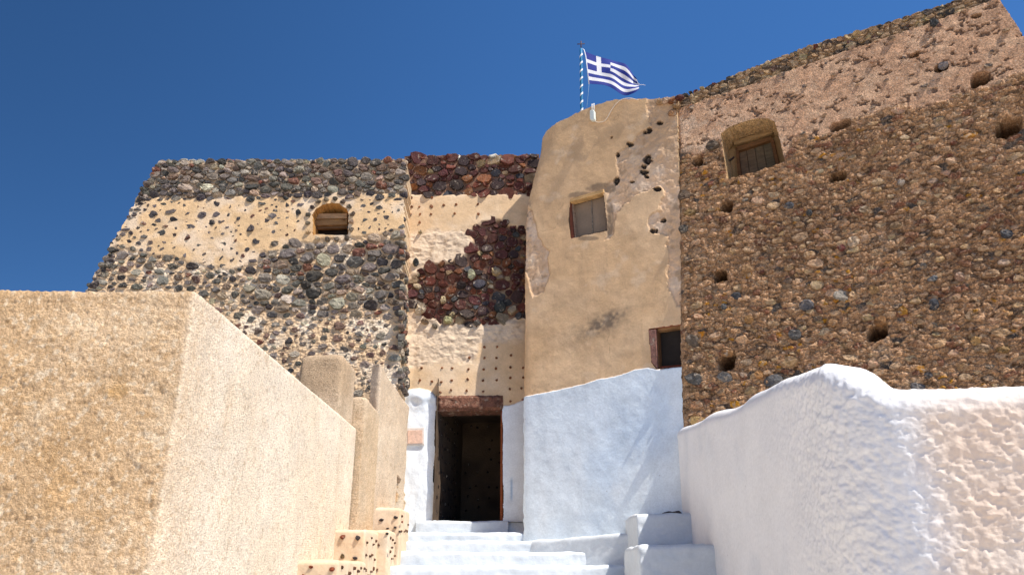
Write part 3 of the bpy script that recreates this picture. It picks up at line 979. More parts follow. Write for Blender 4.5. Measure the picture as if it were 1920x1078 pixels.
def tw_h(u, v, px, py):
    p1, p2, wh = tw_m(u, v, px, py)
    h = .016 * fbm(u * 1.1, v * 1.1, 3, 101) + .003 * fbm(u * 10, v * 10, 3, 106)
    p = np.maximum(p1, p2)
    h = h - .022 * p + p * .014 * fbm(u * 13, v * 13, 3, 109)
    for (x, y, w, hh) in TH:
        e = ((px - x) / (w * .55)) ** 2 + ((py - y) / (hh * .65)) ** 2 + 1.1 * fbm(u * 18, v * 18, 3, 120)
        h = h - .07 * sstep(1.2, .7, e)
    h = h + .018 * wh + wh * .004 * fbm(u * 4, v * 4, 2, 88)
    # rounded left corner, stronger towards the top
    e = (px - (983 + 22 * sstep(400, 260, py)))
    k = .03 + .22 * sstep(420, 240, py)
    h = h - k * (1 - np.sqrt(np.clip(1 - (1 - np.clip(e / (14 + 26 * sstep(420, 240, py)), 0, 1)) ** 2, 0, 1))) * (1 - wh * .3)
    return h
def tw_c(u, v, px, py, h):
    p1, p2, wh = tw_m(u, v, px, py)
    n = fbm(u * 1.3, v * 1.3, 4, 103)
    c = mix(np.zeros(u.shape + (3,)) + np.array((.67, .465, .29)), (.72, .52, .34), sstep(-.3, .5, n))
    c = mix(c, (.50, .34, .21), sstep(.1, .7, fbm(u * 2.2, v * 3.5, 4, 143)) * .5)
    c = mix(c, (.48, .32, .19), sstep(420, 200, py) * .4)
    # weathering: dark smear, streaks, band under the whitewash
    d = ((px - 1132) * .90 + (py - 606) * -.44); e = ((px - 1132) * .44 + (py - 606) * .90)
    sm = np.exp(-(d / 52) ** 2 - (e / 16) ** 2) * (.75 + .9 * fbm(u * 18, v * 18, 3, 77))
    c = mix(c, (.13, .105, .085), np.clip(sm, 0, .85))
    c = mix(c, (.25, .18, .12), np.exp(-((px - 1040) / 60) ** 2 - ((py - 735) / 14) ** 2) * .4 * sstep(.0, .5, fbm(u * 20, v * 20, 2, 7)))
    rp = mix(np.zeros(u.shape + (3,)) + np.array((.66, .465, .315)), (.70, .55, .42), sstep(-.2, .5, fbm(u * 5, v * 5, 3, 133)))
    rp = mix(rp, (.34, .24, .16), sstep(.15, .6, fbm(u * 11, v * 11, 3, 134)) * .7)
    rp2 = mix(rp, (.40, .27, .17), sstep(330, 270, py) * .6)
    c = mix(c, 0, p2) + rp2 * p2[..., None]
    rp1 = mix(rp, (.72, .52, .36), sstep(.0, .5, fbm(u * 3 + v * 5, v * 9, 3, 9)) * .7)
    c = mix(c, 0, p1) + rp1 * p1[..., None]
    ck = sstep(.012, .0, np.abs(fbm(u * 1.1 + 3, v * .8, 5, 171))) * sstep(-.05, .35, fbm(u * 1.3, v * 1.3, 2, 173))
    c = mix(c, (.33, .22, .14), ck * .55)
    c = mix(c, (.56, .39, .25), sstep(.2, .6, fbm(u * 9, v * 1.2, 4, 175)) * .45)
    c = mix(c, (.76, .60, .44), sstep(.25, .6, fbm(u * 3.5, v * 4.5, 4, 177)) * .4)
    ed_ = np.maximum(p1 * (1 - p1), p2 * (1 - p2)) * 4
    c = mix(c, (.34, .23, .15), ed_ * .5)
    # worn grey edges at the left corner
    gl = sstep(1000, 990, px + 6 * fbm(u * 8, v * 8, 2, 3)) * sstep(370, 385, py) * sstep(440, 425, py)
    c = mix(c, (.20, .16, .13), gl * sstep(-.2, .4, fbm(u * 14, v * 14, 2, 5)) * .8)
    for (x, y, w, hh) in TH:
        ee = ((px - x) / (w * .62)) ** 2 + ((py - y) / (hh * .7)) ** 2 + 1.1 * fbm(u * 18, v * 18, 3, 120)
        c = mix(c, (.045, .035, .03), sstep(1.25, .8, ee))
    for (x, y, w, hh) in [(1141, 410, 8, 34), (1128, 352, 26, 9), (1090, 366, 26, 6), (1104, 447, 22, 4)]:
        ee = ((px - x) / w) ** 2 + ((py - y) / hh) ** 2
        c = mix(c, (.26, .19, .13), sstep(1.4, .5, ee + .6 * fbm(u * 15, v * 15, 2, 51)) * .8)
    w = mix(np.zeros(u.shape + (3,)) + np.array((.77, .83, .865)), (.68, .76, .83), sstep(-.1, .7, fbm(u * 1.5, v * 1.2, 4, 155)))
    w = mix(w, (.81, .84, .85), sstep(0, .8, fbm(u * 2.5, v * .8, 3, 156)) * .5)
    fl = sstep(.985, 1.0, vnoise(u * 24, v * 24, 90))
    w = mix(w, (.15, .13, .12), fl * .7)
    # thin dark line where the whitewash ends
    q = wh * (1 - wh) * 4
    c = mix(c, (.30, .22, .16), q * .35)
    return c * (1 - wh[..., None]) + w * wh[..., None]
sheet('wall', TW, TW_OUT, 0.015, tw_h, tw_c, M_SMOOTH, B3,
      holes=[dict(px=W2, depth=.20, col=(.36, .25, .16), amp=.008), dict(px=W4, depth=.22, col=(.30, .13, .09), amp=.006)],
      skirt=.85, skirt_col=(.46, .33, .21), edge_amp=.012)
prism_uv('tower_mass', TW, TW.poly([(1268, 1085), (1256, 205), (1195, 206), (1130, 214), (1060, 243), (1020, 270), (1006, 420), (1003, 1085)]), -3.0, -.55, M_PLASTER, (.4, .3, .2), B3)
for i, (x, y, w, h) in enumerate(TH[:8]):
    one_stone(TW, x, y, w * .6, h * .6, -.04, (.09, .07, .06), B3, 'exposed_stone', i, base=-.08, n=8)
for i, (x, y) in enumerate([(1262, 190), (1274, 183), (1250, 190), (1238, 192), (1268, 200), (1262, 212)]):
    rock(TW.pt(*TW.uv(x, y), .0), .075, pick(rng, RED if i < 2 else BROWN), B3, 'cap_stone', rng)
# upper window of the tower
T2 = thing  # (shorthand not used)
win = add('window', mesh('window', *(lambda P: (P - P.mean(0), [(0, 1, 2, 3)]))(np.array([TW.pt(*TW.uv(x, y, -.135), -.135) for x, y in [(1068, 450), (1140, 434), (1136, 358), (1066, 376)]])), M_CLOTH, (.25, .19, .14)),
          B3, np.array([TW.pt(*TW.uv(x, y, -.135), -.135) for x, y in [(1068, 450), (1140, 434), (1136, 358), (1066, 376)]]).mean(0))
def bar(name, pl, pts, h0, h1, col, parent, mat=None, bev=.004):
    return prism_px(name, pl, pts, h0, h1, mat or M_WOOD, col, parent, bev, href=h1)
bar('frame', TW, [(1066, 380), (1070, 379), (1076, 449), (1071, 450)], -.13, -.02, (.15, .055, .035), B3)
bar('frame', TW, [(1070, 379), (1074, 379), (1080, 447), (1076, 449)], -.13, -.06, (.30, .22, .16), B3)
bar('frame', TW, [(1074, 383), (1132, 366), (1132, 362), (1074, 379)], -.13, -.08, (.12, .075, .045), B3)
bar('frame', TW, [(1078, 448), (1138, 433), (1138, 431), (1078, 445)], -.13, -.09, (.12, .085, .06), B3)
bar('frame', TW, [(1132, 364), (1135, 363), (1139, 432), (1136, 433)], -.13, -.07, (.16, .12, .09), B3)
bar('frame', TW, [(1108, 372), (1109.2, 371.7), (1112, 439), (1110.8, 439.3)], -.13, -.118, (.22, .19, .155), B3, bev=.001)
bar('window_lintel', TW, [(1068, 379), (1132, 361), (1131, 355), (1069, 373)], -.10, .02, (.52, .34, .18), B3)
# lower window of the tower, against the stone building
bar('dark_pane', TW, [(1222, 694), (1296, 688), (1296, 604), (1220, 612)], -.21, -.15, (.028, .022, .018), B3, surf('dark_glass', .7, 4, .3, 20, .1, 8, .15, .01, spec=.2))
bar('window_jamb', TW, [(1216, 619), (1229, 617), (1232, 690), (1222, 679)], -.14, .012, (.24, .13, .105), B3, M_STONE)
bar('frame', TW, [(1229, 617), (1233, 616.6), (1237, 690), (1233, 691)], -.14, -.04, (.12, .06, .03), B3)
bar('frame', TW, [(1233, 621), (1292, 612), (1292, 607), (1233, 616)], -.14, -.05, (.24, .14, .075), B3)
bar('frame', TW, [(1237, 691), (1292, 687), (1292, 682), (1237, 687)], -.14, -.05, (.13, .04, .025), B3)
def wcloth():
    pass

# ------------------------------------------------------------------ right-hand building of brown rubble
B4 = thing('brown_rubble_building', 'tall brown rubble building on the right with slanting roofline and deep arched window', 'building', (4, 9.2, -1.6))
RW_OUT = [(1290, 1090), (1282, 860), (1279, 780), (1275, 690), (1271, 450), (1266, 260), (1262, 192), (1300, 172), (1408, 124), (1520, 82), (1631, 50), (1779, 2),
          (1800, -6), (1872, -4), (1885, 15), (1918, 66), (1960, 120), (2160, 500), (2300, 1090)]
RW_OUT = RW_OUT[::-1]
W3 = [(1364, 338), (1357, 290), (1352, 252), (1366, 240), (1390, 230), (1415, 224), (1440, 223), (1451, 228), (1459, 250), (1466, 280), (1473, 305), (1420, 321)]
RPL = [(1262, 290), (1262, 208), (1300, 196), (1408, 158), (1500, 124), (1631, 78), (1779, 28), (1868, -2), (1900, -10), (2000, 100), (2000, 125), (1900, 140),
       (1850, 165), (1790, 180), (1740, 205), (1690, 195), (1640, 215), (1600, 222), (1570, 245), (1530, 258), (1490, 262), (1472, 300), (1360, 300),
       (1345, 262), (1320, 285), (1290, 288)]
HOLES = [(1309, 303, 11, 9), (1575, 236, 19, 9), (1569, 331, 17, 8), (1361, 388, 13, 10), (1351, 518, 13, 12), (1363, 678, 17, 15), (1646, 624, 20, 15),
         (1838, 150, 19, 14), (1890, 240, 26, 16), (1764, 128, 14, 8), (1830, 32, 9, 5), (1716, 104, 9, 4)]
def rw_m(u, v, px, py):
    jx = 16 * fbm(u * 4, v * 4, 4, 215); jy = 14 * fbm(u * 4, v * 4, 4, 219)
    p = softmask(RPL, px + jx * .3, py + jy, 5)
    top = 200 - (px - 1262) * .338       # plaster stops below the parapet band
    roofy = np.interp(px, [1262, 1408, 1520, 1631, 1779, 1868, 2300], [207, 158, 118, 80, 30, -2, -150])
    band = sstep(2, -2, py - roofy + 2 * fbm(u * 8, v * 8, 2, 3))
    return p * (1 - band), band
def hole_d(px, py, u, v):
    t = np.zeros(np.shape(px))
    for (x, y, w, h) in HOLES:
        a = np.abs((px - x) + 4 * fbm(u * 13, v * 13, 2, 7)) / (w * .98); b = np.abs((py - y - (x - px) * .25) + 3 * fbm(u * 13, v * 13, 2, 17)) / (h * .98)
        e = (a ** 3 + b ** 3) ** (1 / 3)
        t = np.maximum(t, sstep(1.05, .8, e))
    return t
def rw_h(u, v, px, py):
    p, band = rw_m(u, v, px, py)
    wu = u + .03 * fbm(u * 9, v * 9, 2, 61); wv = v + .03 * fbm(u * 9, v * 9, 2, 62)
    f1, f2, i1 = worley(wu * 7.5, wv * 13, 203); g1, g2, i2 = worley(wu * 16, wv * 28, 207)
    st = .028 * sstep(.02, .35, f2 - f1) * (.3 + i1) + .016 * sstep(.02, .35, g2 - g1) * (.3 + i2)
    rub = st + .028 * fbm(u * 12, v * 16, 4, 211) + .022 * fbm(u * 2.2, v * 2.2, 2, 213) - .01
    pits = sstep(.62, .8, vnoise(u * 9, v * 12, 91)) * sstep(.45, .6, vnoise(u * 31, v * 36, 94))
    pla = .012 + .0055 * fbm(u * 9, v * 11, 4, 231) + .012 * fbm(u * 1.5, v * 1.5, 2, 233) - .022 * pits
    h = rub * (1 - p) + pla * p
    h = h * (1 - band) + band * (-.055 + .03 * sstep(.02, .3, f2 - f1) + .02 * fbm(u * 9, v * 9, 3, 20))
    h = h - .42 * hole_d(px, py, u, v)
    e = px - np.interp(py, [190, 260, 450, 690, 780, 860, 1090], [1262, 1266, 1271, 1275, 1279, 1282, 1290])
    h = h * sstep(0, 16, e) - .045 * (1 - sstep(0, 12, e))
    return h
def rw_c(u, v, px, py, h):
    p, band = rw_m(u, v, px, py)
    wu = u + .03 * fbm(u * 9, v * 9, 2, 61); wv = v + .03 * fbm(u * 9, v * 9, 2, 62)
    f1, f2, i1 = worley(wu * 7.5, wv * 13, 203); g1, g2, i2 = worley(wu * 16, wv * 28, 207)
    t = (i1 * .55 + i2 * .45)
    c = np.zeros(u.shape + (3,)) + np.array((.41, .255, .155))
    c = mix(c, (.13, .075, .042), sstep(.38, .15, t))
    c = mix(c, (.58, .385, .25), sstep(.6, .85, t))
    c = mix(c, (.16, .065, .045), sstep(.93, .95, i1) * .8)
    c = mix(c, (.09, .085, .08), sstep(.05, .03, i1) * .8)
    c = mix(c, (.44, .22, .045), sstep(.965, .975, i2) * .9 * sstep(.0, .3, fbm(u * 1.5, v * 1.5, 2, 99)))
    mor = sstep(.10, .02, f2 - f1) * .7 + sstep(.10, .02, g2 - g1) * .35
    pale = sstep(-.1, .5, fbm(u * 3, v * 4, 4, 241)) * .65 + .3
    low = sstep(560, 720, py) * .3
    c = mix(c, (.66, .49, .34), np.clip(mor * (pale + low), 0, 1))
    c = mix(c, (.64, .48, .34), sstep(.35, .65, fbm(u * 2.4, v * 3.2, 4, 247)) * (.5 + low))
    c = mix(c, (.18, .11, .07), sstep(.15, .6, fbm(u * 1.1, v * 1.4, 4, 249)) * .45)
    pc = mix(np.zeros(u.shape + (3,)) + np.array((.52, .325, .215)), (.59, .395, .27), sstep(-.3, .5, fbm(u * 4, v * 5, 4, 251)))
    pits = sstep(.62, .8, vnoise(u * 9, v * 12, 91)) * sstep(.45, .6, vnoise(u * 31, v * 36, 94))
    pc = mix(pc, (.17, .11, .08), np.clip(pits * 1.0, 0, .85))
    pc = mix(pc, (.60, .47, .36), sstep(1420, 1280, px) * sstep(.0, .4, fbm(u * 5, v * 5, 3, 77)) * .55)
    c = mix(c, 0, p) + pc * p[..., None]
    bc = mix(np.zeros(u.shape + (3,)) + np.array((.34, .23, .145)), (.52, .40, .26), sstep(0, .5, fbm(u * 6, v * 6, 3, 8)))
    bc = mix(bc, (.055, .045, .04), sstep(.6, .8, i1) * .8)
    c = mix(c, 0, band) + bc * band[..., None]
    c = mix(c, (.15, .075, .04), hole_d(px, py, u, v) * .9)
    return c
sheet('wall', RW, RW_OUT, 0.0125, rw_h, rw_c, M_RUBBLE, B4,
      holes=[dict(px=W3, depth=.50, col=(.52, .36, .21), amp=.006)], skirt=.5, skirt_col=(.38, .27, .18), edge_amp=.009)
prism_uv('building_mass', RW, RW.poly([(2290, 1085), (2150, 500), (1905, 70), (1868, 10), (1800, 4), (1631, 60), (1520, 92), (1408, 134), (1275, 190), (1290, 1085)]), -4.0, -.55, M_PLASTER, (.3, .2, .14), B4)
# individually visible stones of the rubble
BIG = [(1512, 574, 38, 26, (.13, .125, .13)), (1750, 571, 26, 26, (.07, .07, .075)), (1491, 627, 36, 24, (.10, .095, .09)), (1450, 714, 50, 26, (.16, .155, .15)),
       (1888, 440, 40, 20, (.065, .065, .07)), (1480, 387, 26, 14, (.09, .09, .095)), (1518, 400, 16, 12, (.07, .07, .07)), (1381, 556, 26, 16, (.07, .07, .075)),
       (1359, 576, 16, 14, (.11, .11, .11)), (1582, 555, 54, 24, (.30, .27, .23)), (1748, 523, 28, 18, (.15, .15, .15)), (1800, 521, 28, 22, (.34, .22, .16)),
       (1692, 585, 28, 20, (.36, .19, .06)), (1600, 455, 34, 26, (.50, .38, .27)), (1578, 465, 22, 14, (.16, .06, .05)), (1690, 343, 20, 14, (.42, .36, .30)),
       (1360, 709, 36, 24, (.16, .15, .14)), (1304, 712, 44, 26, (.09, .085, .08)), (1424, 703, 24, 18, (.32, .18, .09)), (1720, 726, 38, 22, (.13, .12, .115)),
       (1740, 705, 22, 16, (.10, .09, .085)), (1752, 45, 24, 14, (.06, .06, .06)), (1768, 125, 26, 12, (.22, .20, .20)), (1336, 274, 30, 20, (.12, .09, .065)),
       (1352, 780, 40, 20, (.40, .27, .16)), (1310, 790, 44, 22, (.42, .29, .15)), (1294, 400, 28, 16, (.24, .16, .08)), (1282, 430, 24, 20, (.10, .085, .07)),
       (1284, 368, 34, 20, (.12, .085, .06)), (1300, 640, 34, 26, (.14, .11, .085)), (1534, 600, 24, 14, (.16, .12, .09)), (1402, 505, 30, 18, (.30, .19, .11)),
       (1622, 395, 30, 18, (.28, .2, .13)), (1405, 600, 26, 18, (.34, .2, .1)), (1830, 640, 26, 22, (.34, .22, .11)), (1880, 655, 34, 22, (.22, .14, .07)),
       (1560, 606, 30, 18, (.3, .18, .1)), (1640, 545, 28, 18, (.34, .22, .12)), (1650, 602, 30, 26, (.22, .12, .06)), (1365, 662, 32, 14, (.26, .15, .08)),
       (1446, 470, 28, 12, (.26, .18, .12)), (1680, 425, 34, 14, (.2, .14, .09)), (1478, 528, 24, 14, (.22, .16, .12)), (1790, 560, 20, 14, (.3, .2, .12))]
eg = []
def frame_uv(px, py, w, h, seed):
    rnd = np.random.default_rng(seed + int(px * 7 + py))
    u, v = RW.uv(px, py)
    W = abs(RW.uv(px + w / 2, py)[0] - RW.uv(px - w / 2, py)[0]) * .92; H = abs(RW.uv(px, py - h / 2)[1] - RW.uv(px, py + h / 2)[1])
    a = np.arange(8) * math.pi / 4 + rnd.uniform(-.25, .25, 8); rr_ = rnd.uniform(.84, 1.08, 8)
    t = -.12
    x = np.cos(a) * W / 2 * rr_; y = np.sin(a) * H / 2 * rr_
    return chaikin(np.stack([u + x - y * t, v + y + x * t], 1), .15), rnd
for (x, y, w, h, c) in BIG:
    P, rnd = frame_uv(x, y, w, h, 1)
    V, Fc = stone_geo(RW, P, -.02, rnd.uniform(.04, .06), rnd); o = V.mean(0)
    add('stone', mesh('stone', V - o, Fc, M_STONE, np.array(c) * rnd.uniform(.9, 1.1)), B4, o)
AVH = [[(x - w * 1.1, y - h * 1.1), (x + w * 1.1, y - h * 1.1), (x + w * 1.1, y + h * 1.1), (x - w * 1.1, y + h * 1.1)] for (x, y, w, h) in HOLES]
AVW = [[(1345, 345), (1345, 215), (1462, 212), (1482, 310)]]
def rw_r(px, py, rnd):
    pm = pip(RPL, px, py)
    n = vnoise(px / 40, py / 40, 5)
    return np.where(pm, .34, .15) * np.where(px < 1300, .6, 1)
def rw_cov(px, py, rnd):
    pm = pip(RPL, px, py)
    return np.where(pm, rnd.uniform(.12, .26, px.shape), rnd.uniform(.40, .84, px.shape))
def rw_pal(px, py, rnd):
    if pip(np.array(RPL), np.array([px]), np.array([py]))[0]: return pick(rnd, [(3, (.15, .10, .08)), (2, (.10, .085, .08)), (2, (.28, .18, .12))])
    return pick(rnd, BROWN)
rubble(RW, [(1296, 1000), (1284, 460), (1280, 262), (1304, 200), (1408, 160), (1631, 82), (1860, 4), (1915, 75), (1990, 250), (2010, 1000)], AVH + AVW, rw_r, rw_cov, 1.7,
       rw_pal, lambda a, b, r: r.uniform(.012, .042), B4, 31, tries=30000, base=-.05, nvv=8, limit=256, mat=M_STONEB)
# parapet band stones under the roofline
nb = 0
for i in range(46):
    f = (i + rng.uniform(-.3, .3)) / 45
    x = 1270 + f * 520
    yr = np.interp(x, [1262, 1408, 1520, 1631, 1779], [176, 124, 82, 50, 2])
    for k in range(2):
        if k == 1 and x < 1400: continue
        y = yr + (6 if k == 0 else rng.uniform(15, 22))
        w = rng.uniform(14, 30) * (1 if x > 1420 else .6)
        P, rnd = frame_uv(x, y, w, w * rng.uniform(.35, .5), i * 3 + k)
        P = P  # stones lie along the sloping coping
        V, Fc = stone_geo(RW, P, -.12, rng.uniform(-.055, -.02), rnd); o = V.mean(0)
        c = pick(rng, [(2.2, (.07, .06, .055)), (6, (.38, .26, .155)), (2, (.40, .32, .2)), (2, (.13, .08, .06)), (1, (.16, .05, .035))])
        add('coping_stone', mesh('coping_stone', V - o, Fc, M_STONE, c), B4, o)
# arched window: frame, board shutter with planks, crooked hook
W3b = [(1368, 341), (1362, 290), (1362, 262), (1374, 256), (1448, 236), (1456, 262), (1474, 308)]
prism_px('window_back', RW, [(1360, 350), (1480, 318), (1470, 215), (1350, 235)], -.62, -.49, M_PLASTER, (.42, .29, .17), B4, href=-.49)
bar('frame', RW, [(1379, 280), (1384, 279), (1391, 340), (1385, 342)], -.49, -.38, (.12, .06, .03), B4)
bar('frame', RW, [(1384, 283), (1448, 262), (1446, 255), (1380, 276)], -.49, -.38, (.15, .08, .04), B4)
bar('frame', RW, [(1444, 262), (1450, 260), (1462, 312), (1456, 314)], -.49, -.38, (.12, .06, .03), B4)
for k in range(4):
    a = k / 4; b = (k + 1) / 4 - .012
    def lp(p, q, t): return (p[0] + (q[0] - p[0]) * t, p[1] + (q[1] - p[1]) * t)
    T0, T1, D0, D1 = (1384, 282), (1445, 262), (1391, 342), (1457, 318)
    bar('shutter_plank', RW, [lp(D0, D1, a), lp(D0, D1, b), lp(T0, T1, b), lp(T0, T1, a)], -.485, -.445, (.13 - .006 * k, .088, .058), B4, bev=.003)
bar('header_beam', RW, [(1376, 272), (1448, 250), (1446, 243), (1375, 265)], -.49, -.36, (.30, .20, .11), B4)
bar('iron_hook', RW, [(1366, 300), (1376, 293), (1377, 295), (1367, 302)], -.26, -.23, (.03, .02, .018), B4, bev=.001)

# ------------------------------------------------------------------ foreground parapets
def stucco_disp(amp=.010, seed=0, big=.02):
    def f(P, N):
        a = P[..., 3]; b = P[..., 2]
        g1, g2, gi = worley(a * 30, b * 30, seed + 5)
        return (big * fbm(a * 1.6, b * 1.6, 3, seed) + amp * .5 * fbm(a * 14, b * 14, 2, seed + 1) + amp * .9 * (0.5 - np.clip(g1, 0, 1)) * (.3 + gi))
    return f
def stucco_col(c0, c1, seed=0, stain=(.40, .26, .14)):
    def f(P, N):
        a = P[..., 3]; b = P[..., 2]
        c = mix(np.zeros(P.shape[:2] + (3,)) + np.array(c0), c1, sstep(-.4, .5, fbm(a * 1.3, b * 1.3, 4, seed)))
        g = fbm(a * 30, b * 30, 3, seed + 3)
        c = mix(c, np.array(stain), sstep(.15, .6, g) * .35)
        return c
    return f
WL = thing('stucco_parapet_wall', 'large tan stucco wall filling the left foreground, its sunlit side running toward the door', 'wall', (-2.5, 7, -1.6))
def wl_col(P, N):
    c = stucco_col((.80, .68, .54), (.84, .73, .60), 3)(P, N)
    # the broad front is coloured browner and displaced more strongly than the side
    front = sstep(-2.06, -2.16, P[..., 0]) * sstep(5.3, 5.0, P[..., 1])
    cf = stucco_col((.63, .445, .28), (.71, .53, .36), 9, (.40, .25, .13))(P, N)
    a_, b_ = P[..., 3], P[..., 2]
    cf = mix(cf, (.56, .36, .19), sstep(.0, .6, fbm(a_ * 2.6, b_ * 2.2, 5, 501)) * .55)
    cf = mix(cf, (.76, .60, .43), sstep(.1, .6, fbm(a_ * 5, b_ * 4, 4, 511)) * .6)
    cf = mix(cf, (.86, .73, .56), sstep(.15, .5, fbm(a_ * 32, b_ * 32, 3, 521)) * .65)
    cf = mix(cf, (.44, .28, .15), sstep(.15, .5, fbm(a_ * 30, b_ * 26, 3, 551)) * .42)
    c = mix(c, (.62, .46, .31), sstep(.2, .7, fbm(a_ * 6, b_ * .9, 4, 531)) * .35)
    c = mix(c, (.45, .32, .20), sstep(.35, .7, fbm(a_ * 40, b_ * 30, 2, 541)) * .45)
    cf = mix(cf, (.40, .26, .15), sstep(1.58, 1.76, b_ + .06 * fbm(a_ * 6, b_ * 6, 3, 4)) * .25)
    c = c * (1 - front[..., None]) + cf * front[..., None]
    d = np.hypot((P[..., 0] + 3.42 * .62 - .0), 0) * 0 + np.hypot(P[..., 0] - atY(222, 728, 4.65)[0], P[..., 2] - atY(222, 728, 4.65)[2])
    c = mix(c, (.48, .25, .06), sstep(.10, .03, d + .05 * n3(P, 20, 3, 3)) * front * .35)
    return c
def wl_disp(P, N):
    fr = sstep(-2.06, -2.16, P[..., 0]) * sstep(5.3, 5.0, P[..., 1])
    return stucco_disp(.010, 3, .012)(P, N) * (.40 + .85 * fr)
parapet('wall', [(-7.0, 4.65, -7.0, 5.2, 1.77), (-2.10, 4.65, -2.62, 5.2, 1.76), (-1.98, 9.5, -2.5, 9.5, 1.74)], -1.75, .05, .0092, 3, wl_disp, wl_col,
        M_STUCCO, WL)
WP = thing('stucco_pier', 'rounded tan stucco pier standing up behind the left foreground wall', 'pier', (-2.3, 9.1, -1.6))
rbox('pier', -2.56, -2.035, 8.72, 9.5, .9, 2.50, .10, .014, stucco_disp(.010, 13, .02), stucco_col((.48, .36, .25), (.60, .48, .36), 5, (.25, .18, .12)), M_STUCCO, WP, batter=.0)
WS = thing('low_stucco_wall', 'narrow cream stucco wall between the pier and the whitewashed doorway', 'wall', (-1.9, 9.9, -1.2))
parapet('wall', [(-2.6, 9.52, -2.6, 10.0, 2.13), (-1.88, 9.52, -2.35, 10.0, 2.13), (-1.83, 10.3, -2.35, 10.3, 2.10)], -1.5, .06, .014, 3, stucco_disp(.010, 23, .02),
        stucco_col((.58, .45, .32), (.66, .54, .41), 25), M_STUCCO, WS, batter=-.0)
WC = thing('sloping_buttress', 'thin pale pointed buttress leaning against the corner of the dark stone building', 'buttress', (-1.9, 10.8, -1.2))
parapet('wall', [(-1.98, 10.3, -1.98, 10.36, 2.78), (-1.85, 10.22, -1.97, 10.26, 2.76), (-1.66, 11.85, -1.80, 11.85, 2.50)], -1.3, .03, .016, 3, stucco_disp(.008, 33, .03),
        stucco_col((.64, .52, .40), (.70, .60, .48), 35), M_STUCCO, WC)

WR = thing('whitewashed_parapet_wall', 'thick lumpy whitewashed wall in the right foreground, peaked at its corner', 'wall', (2.6, 6.5, -1.6))
def wr_disp(P, N):
    a = P[..., 3]; b = P[..., 2]
    near = sstep(6.4, 4.9, P[..., 1])
    front = sstep(2.2, 2.7, P[..., 0]) * near
    g1, g2, gi = worley(a * 24, b * 27, 71)
    lum = fbm(a * 20, b * 20, 3, 72)
    drip = sstep(.18, .42, fbm(a * 26, b * 36, 4, 75))
    return (.03 * fbm(a * 1.2, b * 1.2, 2, 70) + near * (1 - front) * (.009 * lum + .008 * (0.45 - np.clip(g1, 0, 1))) + front * (.0035 * fbm(a * 28, b * 32, 4, 171) + .002 * fbm(a * 9, b * 9, 2, 172))
            + .006 * fbm(a * 22, b * 22, 3, 73) * (.35 + near) + front * .0045 * drip + .004)
def wr_col(P, N):
    near = sstep(6.4, 4.9, P[..., 1]); front = sstep(2.36, 2.62, P[..., 0] + .05 * n3(P, 5, 3, 2)) * near
    c = mix(np.zeros(P.shape[:2] + (3,)) + np.array((.88, .87, .86)), (.82, .82, .82), sstep(-.1, .6, n3(P, 2, 3, 81)))
    crest = sstep(.86, 1.0, P[..., 2])
    tan = mix(np.zeros(P.shape[:2] + (3,)) + np.array((.84, .69, .57)), (.87, .76, .66), sstep(-.3, .5, n3(P, 3, 3, 85)))
    m = front * (1 - crest * .45)
    c = c * (1 - m[..., None]) + tan * m[..., None]
    fl = sstep(.992, 1.0, vnoise(P[..., 3] * 40, P[..., 2] * 40, 12))
    return mix(c, (.12, .10, .09), fl * .8)
cr = 0.32
st = [(2.27, 10.7, 2.75, 10.7, 1.93), (2.20, 9.4, 2.7, 9.4, 1.78), (2.15, 6.9, 2.65, 6.9, 1.52), (2.13, 5.9, 2.66, 5.9, 1.47), (2.12, 5.25, 2.68, 5.35, 1.38), (2.14, 4.98, 2.7, 5.3, 1.34),
      (2.22, 4.78, 2.76, 5.25, 1.22), (2.38, 4.62, 2.85, 5.2, 1.09), (2.6, 4.52, 3.0, 5.1, 1.07), (3.0, 4.35, 3.35, 4.95, 1.06), (3.5, 4.13, 3.7, 4.8, 1.02), (5.5, 3.22, 5.7, 3.9, .9)]
parapet('wall', [s for s in st], -1.75, .14, .0100, 14, wr_disp, wr_col, M_WHITE, WR, smz=9)

# ------------------------------------------------------------------ whitewashed steps up to the door
ST = thing('whitewashed_steps', 'flight of rough whitewashed steps climbing to the dark doorway', 'steps', (0, 9, -1.6))
def wdisp(seed, amp=.02):
    def f(P, N):
        return amp * fbm(P[..., 0] * 2.4, (P[..., 2] + P[..., 1]) * 3.5, 3, seed) + .010 * fbm(P[..., 0] * 10, (P[..., 2] + P[..., 1]) * 14, 3, seed + 2)
    return f
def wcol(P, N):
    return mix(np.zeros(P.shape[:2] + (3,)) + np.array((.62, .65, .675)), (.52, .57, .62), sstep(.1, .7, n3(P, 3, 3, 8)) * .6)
def step(xa, xb, yf, yb, zt, zb, seed, skew=0.0):
    xs = np.arange(xa, xb, .018); r = .05
    prof = []
    for k in range(8): prof.append((yf + .012 * (1 - k / 7), zb + (zt - r - zb) * k / 7))
    for k in range(1, 7):
        a = k / 6 * math.pi / 2; prof.append((yf + r * (1 - math.cos(a)), zt - r + r * math.sin(a)))
    for k in range(1, 12): prof.append((yf + r + (yb - yf - r) * k / 11, zt + .004 * k / 11))
    pr = np.array(prof)
    P = np.zeros((len(xs), len(pr), 3)); P[..., 0] = xs[:, None]; P[..., 1] = pr[None, :, 0]; P[..., 2] = pr[None, :, 1]
    P[..., 1] += (xs[:, None] - xa) * skew
    P[..., 2] += .010 * fbm(xs * 1.7, xs * 0 + seed, 3, seed)[:, None]
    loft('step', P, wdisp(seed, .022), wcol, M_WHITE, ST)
step(-1.5, -.05, 12.18, 12.8, .775, .45, 1)
step(-1.75, .9, 11.55, 12.5, .570, .30, 2)
step(-1.80, 1.3, 11.10, 11.8, .430, .15, 3)
step(-1.85, 1.6, 10.65, 11.4, .275, -.05, 4)
